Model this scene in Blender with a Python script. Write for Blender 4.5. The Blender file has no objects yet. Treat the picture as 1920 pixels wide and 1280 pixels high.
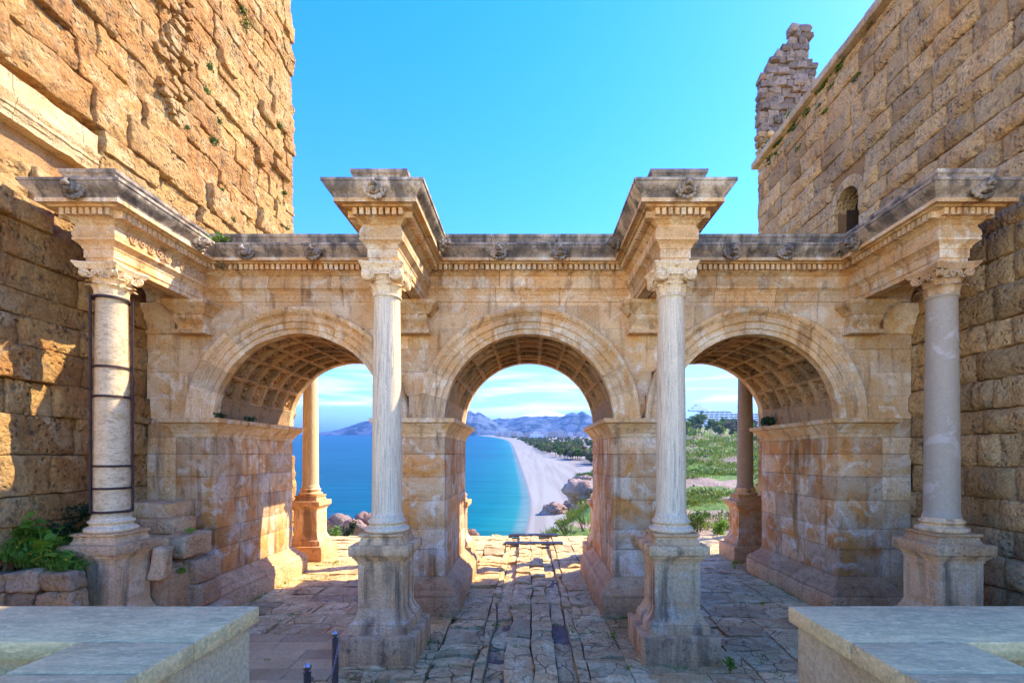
import bpy, bmesh, math, random
import numpy as np
from mathutils import Vector, Matrix, noise

# ------------------------------------------------------------------ camera, sky, sun, exposure
sc = bpy.context.scene
COL = sc.collection
EYE = Vector((0.0, -11.75, 3.83))
cam_data = bpy.data.cameras.new("camera")
cam = bpy.data.objects.new("camera", cam_data)
COL.objects.link(cam)
cam.location = EYE
cam.rotation_euler = (math.radians(90), 0, 0)
cam_data.sensor_width = 36.0
cam_data.lens = 900 / 1920 * 36
cam_data.shift_x = -(992 - 960) / 1920
cam_data.shift_y = (853 - 640) / 1920
cam_data.clip_start = 0.05
cam_data.clip_end = 60000
sc.camera = cam

SUN_DIR = Vector((1.0, 0.47, 1.0)).normalized()          # towards the sun
SUN_ELEV = math.asin(SUN_DIR.z)
SUN_AZ = math.atan2(SUN_DIR.x, SUN_DIR.y)
world = bpy.data.worlds.new("World")
sc.world = world
world.use_nodes = True
wn, wl = world.node_tree.nodes, world.node_tree.links
wn.clear()
w_out = wn.new("ShaderNodeOutputWorld")
w_bg = wn.new("ShaderNodeBackground")
w_bg.inputs["Strength"].default_value = 0.15
w_sky = wn.new("ShaderNodeTexSky")
w_sky.sky_type = 'NISHITA'
w_sky.sun_disc = False
w_sky.sun_elevation = SUN_ELEV
w_sky.sun_rotation = SUN_AZ
w_sky.air_density = 0.85
w_sky.dust_density = 0.1
w_sky.ozone_density = 2.0
w_hsv = wn.new("ShaderNodeHueSaturation")
w_hsv.inputs["Hue"].default_value = 0.5245
w_hsv.inputs["Saturation"].default_value = 1.43
wl.new(w_sky.outputs[0], w_hsv.inputs["Color"])
# thin streaky cloud low over the horizon, all the way round
w_tc = wn.new("ShaderNodeTexCoord")
w_sep = wn.new("ShaderNodeSeparateXYZ")
wl.new(w_tc.outputs["Generated"], w_sep.inputs[0])
w_map = wn.new("ShaderNodeMapping")
w_map.inputs["Scale"].default_value = (2.2, 2.2, 22.0)
wl.new(w_tc.outputs["Generated"], w_map.inputs[0])
w_noi = wn.new("ShaderNodeTexNoise")
w_noi.inputs["Scale"].default_value = 2.2
w_noi.inputs["Detail"].default_value = 7
w_noi.inputs["Distortion"].default_value = 0.6
wl.new(w_map.outputs[0], w_noi.inputs["Vector"])
w_r1 = wn.new("ShaderNodeValToRGB")
w_r1.color_ramp.elements[0].position = 0.48
w_r1.color_ramp.elements[1].position = 0.68
wl.new(w_noi.outputs["Fac"], w_r1.inputs[0])
w_r2 = wn.new("ShaderNodeValToRGB")
e = w_r2.color_ramp.elements
e[0].position = 0.0; e[0].color = (1, 1, 1, 1)
e[1].position = 0.20; e[1].color = (0, 0, 0, 1)
e.new(0.10).color = (1, 1, 1, 1)
e.new(0.145).color = (0.45, 0.45, 0.45, 1)
wl.new(w_sep.outputs["Z"], w_r2.inputs[0])
w_mul = wn.new("ShaderNodeMath"); w_mul.operation = 'MULTIPLY'
wl.new(w_r1.outputs[0], w_mul.inputs[0]); wl.new(w_r2.outputs[0], w_mul.inputs[1])
w_mix = wn.new("ShaderNodeMixRGB")
w_mix.inputs["Color2"].default_value = (5.6, 5.9, 6.2, 1)
wl.new(w_mul.outputs[0], w_mix.inputs["Fac"])
wl.new(w_hsv.outputs[0], w_mix.inputs["Color1"])
wl.new(w_mix.outputs[0], w_bg.inputs["Color"])
wl.new(w_bg.outputs[0], w_out.inputs["Surface"])

sun_data = bpy.data.lights.new("sun", 'SUN')
sun_data.energy = 2.1
sun_data.angle = math.radians(0.5)
sun_data.color = (1.0, 0.90, 0.74)
sun = bpy.data.objects.new("sun", sun_data)
COL.objects.link(sun)
sun.rotation_euler = SUN_DIR.to_track_quat('Z', 'Y').to_euler()
sun.location = (30, 15, 40)

sc.view_settings.view_transform = 'Standard'
sc.view_settings.look = 'None'
sc.view_settings.exposure = 2.85
sc.view_settings.gamma = 1.0
sc.view_settings.use_curve_mapping = False
sc.render.engine = 'CYCLES'
sc.cycles.use_denoising = True
sc.cycles.max_bounces = 6
sc.cycles.diffuse_bounces = 4
sc.cycles.transparent_max_bounces = 4
sc.cycles.volume_bounces = 0

# ------------------------------------------------------------------ helpers
ORG = {}            # world origin of every built object


class MB:
    """collects shapes; build() links them as one mesh object"""

    def __init__(self):
        self.v, self.f = [], []

    def add(self, vs, fs):
        n = len(self.v)
        self.v += [tuple(p) for p in vs]
        self.f += [tuple(i + n for i in f) for f in fs]

    def box(self, x0, x1, y0, y1, z0, z1):
        vs = [(x, y, z) for x in (x0, x1) for y in (y0, y1) for z in (z0, z1)]
        self.add(vs, [(0, 1, 3, 2), (4, 6, 7, 5), (0, 4, 5, 1), (2, 3, 7, 6), (0, 2, 6, 4), (1, 5, 7, 3)])

    def prism(self, poly, y0, y1):
        """poly in (x, z), extruded along y"""
        n = len(poly)
        vs = [(p[0], y0, p[1]) for p in poly] + [(p[0], y1, p[1]) for p in poly]
        fs = [tuple(range(n)), tuple(range(2 * n - 1, n - 1, -1))]
        fs += [(i, (i + 1) % n, n + (i + 1) % n, n + i) for i in range(n)]
        self.add(vs, fs)

    def loft(self, rings, closed=True, caps=True):
        n = len(rings[0])
        vs = [p for r in rings for p in r]
        fs = []
        for k in range(len(rings) - 1):
            for i in range(n if closed else n - 1):
                a, b = k * n + i, k * n + (i + 1) % n
                fs.append((a, b, b + n, a + n))
        if caps and closed:
            fs.append(tuple(range(n - 1, -1, -1)))
            fs.append(tuple((len(rings) - 1) * n + i for i in range(n)))
        self.add(vs, fs)

    def lathe(self, prof, c, n=24, caps=True):
        rings = [[(c[0] + r * math.cos(2 * math.pi * i / n), c[1] + r * math.sin(2 * math.pi * i / n), z) for i in range(n)] for r, z in prof]
        self.loft(rings, True, caps)

    def tube(self, pts, rad, n=6, caps=True):
        pts = [Vector(p) for p in pts]
        rings = []
        up = Vector((0.13, 0.21, 0.97))
        for i, p in enumerate(pts):
            d = (pts[min(i + 1, len(pts) - 1)] - pts[max(i - 1, 0)]).normalized()
            a = d.cross(up)
            if a.length < 0.05:
                a = d.cross(Vector((1, 0, 0)))
            a.normalize()
            b = d.cross(a)
            r = rad[i] if isinstance(rad, (list, tuple)) else rad
            rings.append([p + (a * math.cos(2 * math.pi * k / n) + b * math.sin(2 * math.pi * k / n)) * r for k in range(n)])
        self.loft(rings, True, caps)

    def square(self, prof, c):
        """square profile stack: prof = [(half width, z)]"""
        rings = [[(c[0] - h, c[1] - h, z), (c[0] + h, c[1] - h, z), (c[0] + h, c[1] + h, z), (c[0] - h, c[1] + h, z)] for h, z in prof]
        self.loft(rings)

    def build(self, name, mat, parent=None, smooth=None, origin=None, recalc=True):
        me = bpy.data.meshes.new(name)
        arr = self.v
        if origin is None:
            if arr:
                a = np.array(arr)
                lo, hi = a.min(0), a.max(0)
                origin = Vector(((lo[0] + hi[0]) / 2, (lo[1] + hi[1]) / 2, lo[2]))
            else:
                origin = Vector((0, 0, 0))
        origin = Vector(origin)
        ox, oy, oz = origin
        me.from_pydata([(x - ox, y - oy, z - oz) for x, y, z in arr], [], self.f)
        if recalc and len(self.f) < 60000:
            bm = bmesh.new(); bm.from_mesh(me)
            bmesh.ops.recalc_face_normals(bm, faces=bm.faces)
            bm.to_mesh(me); bm.free()
        if smooth is not None:
            me.polygons.foreach_set("use_smooth", [True] * len(me.polygons))
            if smooth < 180:
                me.set_sharp_from_angle(angle=math.radians(smooth))
        if mat is not None:
            me.materials.append(mat)
        return link(name, me, parent, origin)


def link(name, me, parent, origin, rot=None):
    o = bpy.data.objects.new(name, me)
    COL.objects.link(o)
    if parent is not None:
        o.parent = parent
        o.location = Vector(origin) - ORG[parent.name]
    else:
        o.location = origin
    if rot is not None:
        o.rotation_euler = rot
    ORG[o.name] = Vector(origin)
    return o


def tag(o, label=None, cat=None, group=None, kind=None):
    if label: o["label"] = label
    if cat: o["category"] = cat
    if group: o["group"] = group
    if kind: o["kind"] = kind
    return o


def thing(name, loc, label, cat, group=None):
    o = bpy.data.objects.new(name, None)
    COL.objects.link(o)
    o.location = loc
    o.empty_display_size = 0.2
    ORG[o.name] = Vector(loc)
    return tag(o, label, cat, group, 'thing')


def thing_part(name, loc, parent):
    o = bpy.data.objects.new(name, None)
    COL.objects.link(o)
    o.parent = parent
    o.location = Vector(loc) - ORG[parent.name]
    o.empty_display_size = 0.2
    ORG[o.name] = Vector(loc)
    return o


def nz(x, y, z, s=1.0):
    return noise.noise(Vector((x * s, y * s, z * s)))


def fbm(x, y, z, s=1.0, o=4):
    return noise.fractal(Vector((x * s, y * s, z * s)), 0.9, 2.1, o)


def coords(a, b, bev, n):
    bev = min(bev, (b - a) * 0.3)
    inner = [a + bev + (b - a - 2 * bev) * i / n for i in range(n + 1)]
    return [a] + inner + [b]


def rough_box(b, x0, x1, y0, y1, z0, z1, bev=0.03, amp=0.02, freq=2.0, seg=(1, 1, 1), skip=(), seed=0.0, warp=None):
    """box with worn, rounded edges and an uneven skin; skip names faces left open ('-x', '+y' ...)"""
    X, Y, Z = coords(x0, x1, bev, seg[0]), coords(y0, y1, bev, seg[1]), coords(z0, z1, bev, seg[2])
    be = [min(bev, (q1 - q0) * 0.3) for q0, q1 in ((x0, x1), (y0, y1), (z0, z1))]
    nx, ny, nzv = len(X) - 1, len(Y) - 1, len(Z) - 1
    idx, vs, fs = {}, [], []

    def vid(i, j, k):
        key = (i, j, k)
        if key in idx:
            return idx[key]
        p = Vector((X[i], Y[j], Z[k]))
        q = Vector((min(max(p.x, x0 + be[0]), x1 - be[0]), min(max(p.y, y0 + be[1]), y1 - be[1]), min(max(p.z, z0 + be[2]), z1 - be[2])))
        d = p - q
        m = max(abs(d.x), abs(d.y), abs(d.z))
        if d.length > 1e-9 and d.length > m:
            d = d * (m / d.length) * 1.0
        p = q + d
        if amp:
            nv = noise.noise_vector(p * freq + Vector((seed, seed * 1.7, -seed)))
            n2 = noise.noise_vector(p * freq * 3.1 + Vector((seed, -seed, seed)))
            p = p + nv * amp + n2 * (amp * 0.45)
        if warp:
            p = warp(p)
        idx[key] = len(vs)
        vs.append(p)
        return idx[key]

    def face(fn, na, nb):
        for a in range(na):
            for c in range(nb):
                fs.append((vid(*fn(a, c)), vid(*fn(a + 1, c)), vid(*fn(a + 1, c + 1)), vid(*fn(a, c + 1))))
    if '-x' not in skip: face(lambda a, c: (0, a, c), ny, nzv)
    if '+x' not in skip: face(lambda a, c: (nx, a, c), ny, nzv)
    if '-y' not in skip: face(lambda a, c: (a, 0, c), nx, nzv)
    if '+y' not in skip: face(lambda a, c: (a, ny, c), nx, nzv)
    if '-z' not in skip: face(lambda a, c: (a, c, 0), nx, ny)
    if '+z' not in skip: face(lambda a, c: (a, c, nzv), nx, ny)
    b.add(vs, fs)


def sweep_seg(b, prof, A, B, mA, mB):
    """closed profile [(p, z)] carried from plan point A to B; offset vectors mA, mB at the ends"""
    rings = []
    for P, m in ((A, mA), (B, mB)):
        rings.append([(P[0] + m[0] * p, P[1] + m[1] * p, z) for p, z in prof])
    b.loft(rings)


def mitres(path, closed=False):
    n = len(path)
    segn = []
    for i in range(n if closed else n - 1):
        a, c = path[i], path[(i + 1) % n]
        L = math.hypot(c[0] - a[0], c[1] - a[1])
        segn.append(((c[1] - a[1]) / L, -(c[0] - a[0]) / L))
    res = []
    for i in range(n):
        if closed:
            n1, n2 = segn[i - 1], segn[i]
        else:
            n1, n2 = segn[max(i - 1, 0)], segn[min(i, n - 2)]
        k = 1 + n1[0] * n2[0] + n1[1] * n2[1]
        res.append(((n1[0] + n2[0]) / k, (n1[1] + n2[1]) / k))
    return segn, res


def loop_sweep(b, prof, path):
    """profile carried round a closed plan path (clockwise seen from above = outward on the left of travel)"""
    segn, m = mitres(path, True)
    n = len(path)
    rings = [[(path[i][0] + m[i][0] * p, path[i][1] + m[i][1] * p, z) for p, z in prof] for i in range(n)]
    k = len(prof)
    vs = [p for r in rings for p in r]
    fs = []
    for i in range(n):
        for j in range(k):
            a, c = i * k + j, i * k + (j + 1) % k
            a2, c2 = ((i + 1) % n) * k + j, ((i + 1) % n) * k + (j + 1) % k
            fs.append((a, c, c2, a2))
    b.add(vs, fs)


def rect_path(x0, x1, y0, y1):
    """outward side on the right hand of travel"""
    return [(x0, y0), (x1, y0), (x1, y1), (x0, y1)]


# ------------------------------------------------------------------ materials
def new_mat(name):
    m = bpy.data.materials.new(name)
    m.use_nodes = True
    nt = m.node_tree
    nt.nodes.clear()
    out = nt.nodes.new("ShaderNodeOutputMaterial")
    bs = nt.nodes.new("ShaderNodeBsdfPrincipled")
    nt.links.new(bs.outputs[0], out.inputs["Surface"])
    bs.inputs["Specular IOR Level"].default_value = 0.25
    return m, nt, bs


def n_noise(nt, vec, scale, detail=4, dist=0.0, rough=0.55):
    n = nt.nodes.new("ShaderNodeTexNoise")
    n.inputs["Scale"].default_value = scale
    n.inputs["Detail"].default_value = detail
    n.inputs["Roughness"].default_value = rough
    n.inputs["Distortion"].default_value = dist
    nt.links.new(vec, n.inputs["Vector"])
    return n.outputs["Fac"]


def n_ramp(nt, fac, stops):
    r = nt.nodes.new("ShaderNodeValToRGB")
    el = r.color_ramp.elements
    while len(el) < len(stops):
        el.new(0.5)
    for e_, (p, c) in zip(el, stops):
        e_.position = p
        e_.color = (c, c, c, 1) if isinstance(c, (int, float)) else (*c, 1)
    nt.links.new(fac, r.inputs[0])
    return r.outputs[0]


def n_mix(nt, fac, c1, c2, mode='MIX'):
    m = nt.nodes.new("ShaderNodeMixRGB")
    m.blend_type = mode
    for s, v in ((m.inputs[0], fac), (m.inputs[1], c1), (m.inputs[2], c2)):
        if isinstance(v, (int, float)):
            s.default_value = v
        elif isinstance(v, tuple):
            s.default_value = (*v, 1)
        else:
            nt.links.new(v, s)
    return m.outputs[0]


def n_map(nt, scale=(1, 1, 1), rot=(0, 0, 0)):
    g = nt.nodes.new("ShaderNodeNewGeometry")
    mp = nt.nodes.new("ShaderNodeMapping")
    mp.inputs["Scale"].default_value = scale
    mp.inputs["Rotation"].default_value = rot
    nt.links.new(g.outputs["Position"], mp.inputs[0])
    return mp.outputs[0]


def n_math(nt, op, a, b):
    m = nt.nodes.new("ShaderNodeMath"); m.operation = op
    for s, v in ((m.inputs[0], a), (m.inputs[1], b)):
        if isinstance(v, (int, float)): s.default_value = v
        else: nt.links.new(v, s)
    return m.outputs[0]


def stone_mat(name, base, warm, dark, streak=0.5, dark_amt=0.5, pale=None, pale_amt=0.0, bump=0.35, pit=0.4,
              vary=0.25, rough=0.85, fine=14.0, patch=1.1, dark_edge=0.55, tint=(1.16, 0.98, 0.69), bdist=0.06, coarse=0.0, cracks=0.0):
    m, nt, bs = new_mat(name)
    base, warm, dark = (tuple(a * c for a, c in zip(q, tint)) for q in (base, warm, dark))
    if pale is not None: pale = tuple(a * c for a, c in zip(pale, tint))
    pos = n_map(nt)
    big = n_noise(nt, pos, patch, 5, 0.5)
    col = n_mix(nt, n_ramp(nt, big, [(0.42, 0.0), (0.60, 1.0)]), base, warm)
    if pale is not None:
        pl = n_noise(nt, pos, patch * 1.7, 4, 1.0)
        col = n_mix(nt, n_math(nt, 'MULTIPLY', n_ramp(nt, pl, [(0.52, 0.0), (0.64, 1.0)]), pale_amt), col, pale)
    sv = n_map(nt, (2.6, 2.6, 0.28))
    st = n_noise(nt, sv, 1.5, 5, 0.3)
    mid = n_noise(nt, pos, 5.5, 6, 0.2, 0.65)
    col = n_mix(nt, n_math(nt, 'MULTIPLY', n_ramp(nt, st, [(dark_edge, 0.0), (dark_edge + 0.17, 1.0)]), streak), col, dark)
    dk = n_ramp(nt, mid, [(0.53, 0.0), (0.70, 1.0)])
    col = n_mix(nt, n_math(nt, 'MULTIPLY', dk, dark_amt), col, dark)
    grain = n_noise(nt, pos, fine * 2.2, 3, 0.0, 0.7)
    col = n_mix(nt, 0.58, col, n_ramp(nt, grain, [(0.28, 0.42), (0.60, 1.2)]), 'MULTIPLY')
    crk = None
    if cracks:
        dv = nt.nodes.new("ShaderNodeTexNoise"); dv.inputs["Scale"].default_value = 3.0; dv.inputs["Detail"].default_value = 4
        nt.links.new(pos, dv.inputs["Vector"])
        wv = n_mix(nt, 0.16, pos, dv.outputs["Color"], 'ADD')
        ve = nt.nodes.new("ShaderNodeTexVoronoi"); ve.feature = 'DISTANCE_TO_EDGE'; ve.inputs["Scale"].default_value = 2.3
        nt.links.new(wv, ve.inputs["Vector"])
        msk = n_ramp(nt, n_noise(nt, pos, 1.3, 2), [(0.42, 0.0), (0.55, 1.0)])
        crk = n_math(nt, 'MULTIPLY', n_ramp(nt, ve.outputs["Distance"], [(0.006, 1.0), (0.03, 0.0)]), n_math(nt, 'MULTIPLY', msk, cracks))
        col = n_mix(nt, crk, col, dark)
    oi = nt.nodes.new("ShaderNodeObjectInfo")
    col = n_mix(nt, 1.0, col, n_ramp(nt, oi.outputs["Random"], [(0.0, 1.0 - vary), (1.0, 1.0 + vary * 0.35)]), 'MULTIPLY')
    nt.links.new(col, bs.inputs["Base Color"])
    bs.inputs["Roughness"].default_value = rough
    fn = n_noise(nt, pos, fine, 7, 0.0, 0.68)
    h = n_math(nt, 'ADD', fn, n_math(nt, 'MULTIPLY', n_noise(nt, pos, fine * 0.33, 3, 0.4), coarse)) if coarse else fn
    fn = h
    if pit > 0:
        vo = nt.nodes.new("ShaderNodeTexVoronoi")
        vo.inputs["Scale"].default_value = fine * 1.1
        nt.links.new(pos, vo.inputs["Vector"])
        pv = n_ramp(nt, vo.outputs["Distance"], [(0.08, 0.0), (0.42, 1.0)])
        msk = n_ramp(nt, n_noise(nt, pos, 2.3, 2), [(0.45, 0.0), (0.6, pit)])
        h = n_math(nt, 'SUBTRACT', fn, n_math(nt, 'MULTIPLY', n_math(nt, 'SUBTRACT', 1.0, pv), msk))
    if crk is not None:
        h = n_math(nt, 'SUBTRACT', h, n_math(nt, 'MULTIPLY', crk, 0.6))
    bp = nt.nodes.new("ShaderNodeBump")
    bp.inputs["Strength"].default_value = bump
    bp.inputs["Distance"].default_value = bdist
    nt.links.new(h, bp.inputs["Height"])
    nt.links.new(bp.outputs[0], bs.inputs["Normal"])
    return m


def plain_mat(name, col, rough=0.6, metal=0.0, var=None, scale=6.0, bump=0.0):
    m, nt, bs = new_mat(name)
    bs.inputs["Roughness"].default_value = rough
    bs.inputs["Metallic"].default_value = metal
    if var is None:
        bs.inputs["Base Color"].default_value = (*col, 1)
    else:
        f = n_noise(nt, n_map(nt), scale, 5)
        nt.links.new(n_mix(nt, n_ramp(nt, f, [(0.38, 0.0), (0.62, 1.0)]), col, var), bs.inputs["Base Color"])
    if bump:
        bp = nt.nodes.new("ShaderNodeBump")
        bp.inputs["Strength"].default_value = bump
        nt.links.new(n_noise(nt, n_map(nt), scale * 3, 5), bp.inputs["Height"])
        nt.links.new(bp.outputs[0], bs.inputs["Normal"])
    return m


def leaf_mat(name, c1, c2, scale=3.0):
    m, nt, bs = new_mat(name)
    f = n_noise(nt, n_map(nt), scale, 3)
    oi = nt.nodes.new("ShaderNodeObjectInfo")
    col = n_mix(nt, n_ramp(nt, f, [(0.35, 0.0), (0.65, 1.0)]), c1, c2)
    col = n_mix(nt, 1.0, col, n_ramp(nt, oi.outputs["Random"], [(0.0, 0.7), (1.0, 1.2)]), 'MULTIPLY')
    nt.links.new(col, bs.inputs["Base Color"])
    bs.inputs["Roughness"].default_value = 0.6
    tr = nt.nodes.new("ShaderNodeBsdfTranslucent")
    nt.links.new(col, tr.inputs["Color"])
    mx = nt.nodes.new("ShaderNodeMixShader")
    mx.inputs[0].default_value = 0.35
    nt.links.new(bs.outputs[0], mx.inputs[1]); nt.links.new(tr.outputs[0], mx.inputs[2])
    out = [n for n in nt.nodes if n.type == 'OUTPUT_MATERIAL'][0]
    nt.links.new(mx.outputs[0], out.inputs["Surface"])
    return m


M = {}
M['gate'] = stone_mat('gate_limestone', (0.68, 0.53, 0.36), (0.64, 0.41, 0.20), (0.19, 0.10, 0.045), streak=0.8, dark_amt=0.42,
                      pale=(0.74, 0.66, 0.54), pale_amt=1.0, bump=0.55, pit=0.3, vary=0.22)
M['gate_dark'] = stone_mat('weathered_cornice_stone', (0.30, 0.26, 0.22), (0.46, 0.36, 0.26), (0.085, 0.077, 0.07), streak=0.8,
                           dark_amt=0.6, pale=(0.62, 0.53, 0.42), pale_amt=0.9, bump=0.45, pit=0.25, vary=0.25, dark_edge=0.43, tint=(1.10, 1.0, 0.80))
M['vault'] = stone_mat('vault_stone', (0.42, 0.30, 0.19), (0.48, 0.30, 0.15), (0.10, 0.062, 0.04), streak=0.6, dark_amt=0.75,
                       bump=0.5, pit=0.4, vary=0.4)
M['jamb'] = stone_mat('pier_limestone', (0.64, 0.49, 0.34), (0.62, 0.30, 0.09), (0.15, 0.085, 0.042), streak=0.85, dark_amt=0.55,
                      pale=(0.72, 0.64, 0.55), pale_amt=1.0, bump=0.5, pit=0.55, vary=0.25)
M['plinth'] = stone_mat('worn_plinth_stone', (0.64, 0.48, 0.32), (0.58, 0.37, 0.21), (0.14, 0.10, 0.07), streak=0.3, dark_amt=0.6,
                        bump=0.8, pit=0.7, vary=0.2, fine=10, tint=(1.20, 0.95, 0.60), coarse=1.2)
M['pedestal'] = stone_mat('pedestal_marble', (0.70, 0.57, 0.42), (0.66, 0.47, 0.29), (0.16, 0.125, 0.10), streak=0.8, dark_amt=0.35,
                          pale=(0.76, 0.70, 0.61), pale_amt=0.8, bump=0.3, pit=0.15, vary=0.12, dark_edge=0.47, tint=(1.26, 0.94, 0.54))
M['pedestal_dark'] = stone_mat('blackened_pedestal_marble', (0.66, 0.53, 0.38), (0.66, 0.48, 0.31), (0.085, 0.07, 0.055), streak=0.5,
                               dark_amt=0.7, pale=(0.70, 0.60, 0.46), pale_amt=0.7, bump=0.55, pit=0.3, vary=0.15, dark_edge=0.46, tint=(1.26, 0.94, 0.54))
M['tower_l'] = stone_mat('golden_tower_stone', (0.58, 0.39, 0.18), (0.50, 0.27, 0.10), (0.13, 0.09, 0.06), streak=0.35, dark_amt=0.9,
                         pale=(0.68, 0.53, 0.34), pale_amt=0.8, bump=1.0, pit=0.8, vary=0.22, fine=8, patch=0.8, tint=(0.95, 0.79, 0.50), bdist=0.12, coarse=1.2)
M['tower_r'] = stone_mat('ochre_tower_stone', (0.66, 0.46, 0.25), (0.58, 0.36, 0.17), (0.11, 0.085, 0.062), streak=0.3, dark_amt=0.8,
                         pale=(0.60, 0.47, 0.31), pale_amt=0.6, bump=1.0, pit=0.7, vary=0.36, fine=9, patch=1.0, tint=(1.12, 0.98, 0.68), bdist=0.12, coarse=1.2)
M['core'] = stone_mat('joint_mortar', (0.22, 0.14, 0.075), (0.17, 0.10, 0.05), (0.07, 0.05, 0.03), bump=0.8, pit=0.5)
M['mortar'] = stone_mat('tower_mortar', (0.36, 0.23, 0.115), (0.29, 0.17, 0.08), (0.12, 0.08, 0.045), bump=0.8, pit=0.5)
M['rubble'] = stone_mat('grey_rubble', (0.44, 0.36, 0.27), (0.48, 0.34, 0.20), (0.13, 0.11, 0.09), dark_amt=0.7, streak=0.1, bump=1.0,
                        pit=0.6, vary=0.35, fine=8, bdist=0.1, tint=(1.14, 0.97, 0.64), coarse=1.2)
M['tower_trim'] = stone_mat('pale_moulding_stone', (0.66, 0.52, 0.33), (0.60, 0.42, 0.22), (0.24, 0.16, 0.09), streak=0.2, dark_amt=0.6, bump=0.7, pit=0.6, vary=0.15, tint=(1.04, 0.95, 0.72))
M['ruin'] = stone_mat('grey_brown_ruin', (0.30, 0.235, 0.18), (0.34, 0.23, 0.15), (0.09, 0.075, 0.065), dark_amt=0.7, streak=0.2, bump=1.0, pit=0.6, vary=0.4, fine=8, bdist=0.1, tint=(1.06, 0.97, 0.85))
M['niche_shade'] = stone_mat('niche_shade_stone', (0.07, 0.05, 0.035), (0.09, 0.06, 0.04), (0.03, 0.022, 0.016), bump=0.6)  # shade of the niche interior put into the stone colour
M['ledge'] = stone_mat('ledge_stone', (0.54, 0.45, 0.33), (0.48, 0.35, 0.22), (0.15, 0.12, 0.09), dark_amt=0.6, bump=0.6)
M['pave'] = stone_mat('worn_paving', (0.66, 0.54, 0.42), (0.60, 0.43, 0.29), (0.20, 0.14, 0.10), streak=0.0, dark_amt=0.6,
                      pale=(0.76, 0.70, 0.62), pale_amt=0.9, bump=0.9, pit=0.4, vary=0.32, fine=9, rough=0.7, cracks=0.9, tint=(1.16, 0.96, 0.45))
M['slab'] = stone_mat('grey_paving_slab', (0.52, 0.44, 0.36), (0.46, 0.37, 0.28), (0.22, 0.17, 0.13), streak=0.0, dark_amt=0.4,
                      bump=0.3, pit=0.1, vary=0.28, rough=0.7, tint=(1.22, 1.0, 0.48))
M['dirt'] = plain_mat('joint_earth', (0.17, 0.115, 0.07), 0.95, var=(0.24, 0.17, 0.11), scale=5, bump=0.6)
M['grass_earth'] = plain_mat('weedy_earth', (0.07, 0.09, 0.02), 0.95, var=(0.12, 0.10, 0.04), scale=6, bump=0.6)


def marble_mat(name, c1, c2, c3, scale, rot=(0, 0, 0), stretch=(1, 1, 1), bump=0.1, lo=0.35, hi=0.65, fine=40, speck=0.0, speck_col=(0.5, 0.4, 0.28)):
    m, nt, bs = new_mat(name)
    c1, c2, c3 = (tuple(a * c for a, c in zip(q, (1.28, 1.02, 0.64))) for q in (c1, c2, c3))
    v = n_map(nt, stretch, rot)
    a = n_noise(nt, v, scale, 7, 1.2, 0.6)
    col = n_mix(nt, n_ramp(nt, a, [(lo, 0.0), (hi, 1.0)]), c1, c2)
    b2 = n_noise(nt, v, scale * 2.7, 6, 2.0, 0.6)
    col = n_mix(nt, n_math(nt, 'MULTIPLY', n_ramp(nt, b2, [(0.49, 0.0), (0.63, 1.0)]), 0.8), col, c3)
    pos = n_map(nt)
    if speck:
        s = n_noise(nt, pos, 1.6, 4, 1.5)
        col = n_mix(nt, n_math(nt, 'MULTIPLY', n_ramp(nt, s, [(0.60, 0.0), (0.66, 1.0)]), speck), col, speck_col)
    g = n_noise(nt, pos, fine, 3, 0, 0.7)
    col = n_mix(nt, 0.5, col, n_ramp(nt, g, [(0.3, 0.6), (0.62, 1.1)]), 'MULTIPLY')
    nt.links.new(col, bs.inputs["Base Color"])
    bs.inputs["Roughness"].default_value = 0.6
    bp = nt.nodes.new("ShaderNodeBump")
    bp.inputs["Strength"].default_value = bump
    bp.inputs["Distance"].default_value = 0.04
    nt.links.new(n_noise(nt, pos, 18, 6, 0, 0.65), bp.inputs["Height"])
    nt.links.new(bp.outputs[0], bs.inputs["Normal"])
    return m


M['white_shaft'] = marble_mat('streaked_white_marble', (0.68, 0.64, 0.57), (0.58, 0.55, 0.49), (0.27, 0.265, 0.26), 1.0, stretch=(13, 13, 0.35), bump=0.08)
M['white_carved'] = marble_mat('carved_white_marble', (0.70, 0.64, 0.54), (0.66, 0.58, 0.45), (0.42, 0.35, 0.26), 5, bump=0.15)
M['old_shaft'] = marble_mat('cracked_white_marble', (0.56, 0.51, 0.42), (0.46, 0.41, 0.33), (0.30, 0.24, 0.17), 1.6, rot=(0.5, 0.4, 0), stretch=(1.2, 1.2, 3),
                            bump=0.25, speck=0.8, speck_col=(0.50, 0.31, 0.12))
M['granite'] = marble_mat('grey_granite', (0.33, 0.31, 0.29), (0.37, 0.34, 0.31), (0.27, 0.26, 0.25), 9, bump=0.2, fine=70, speck=0.8,
                          speck_col=(0.55, 0.43, 0.30))
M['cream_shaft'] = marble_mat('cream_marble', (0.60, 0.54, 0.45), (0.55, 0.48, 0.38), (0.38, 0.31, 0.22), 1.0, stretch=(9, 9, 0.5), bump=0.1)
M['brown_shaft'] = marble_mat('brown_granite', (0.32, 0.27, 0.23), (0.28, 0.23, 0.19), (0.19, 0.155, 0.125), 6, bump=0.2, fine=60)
M['warm_carved'] = stone_mat('carved_limestone', (0.54, 0.41, 0.28), (0.48, 0.31, 0.17), (0.14, 0.10, 0.07), streak=0.2, dark_amt=0.55, bump=0.3, pit=0.2, vary=0.1)
M['coping'] = marble_mat('grey_coping_marble', (0.62, 0.50, 0.285), (0.44, 0.375, 0.22), (0.74, 0.61, 0.36), 2.6, rot=(0, 0, 0.6), stretch=(0.8, 2.2, 3),
                         bump=0.15, lo=0.4, hi=0.6)
M['coping_edge'] = M['coping']
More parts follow.
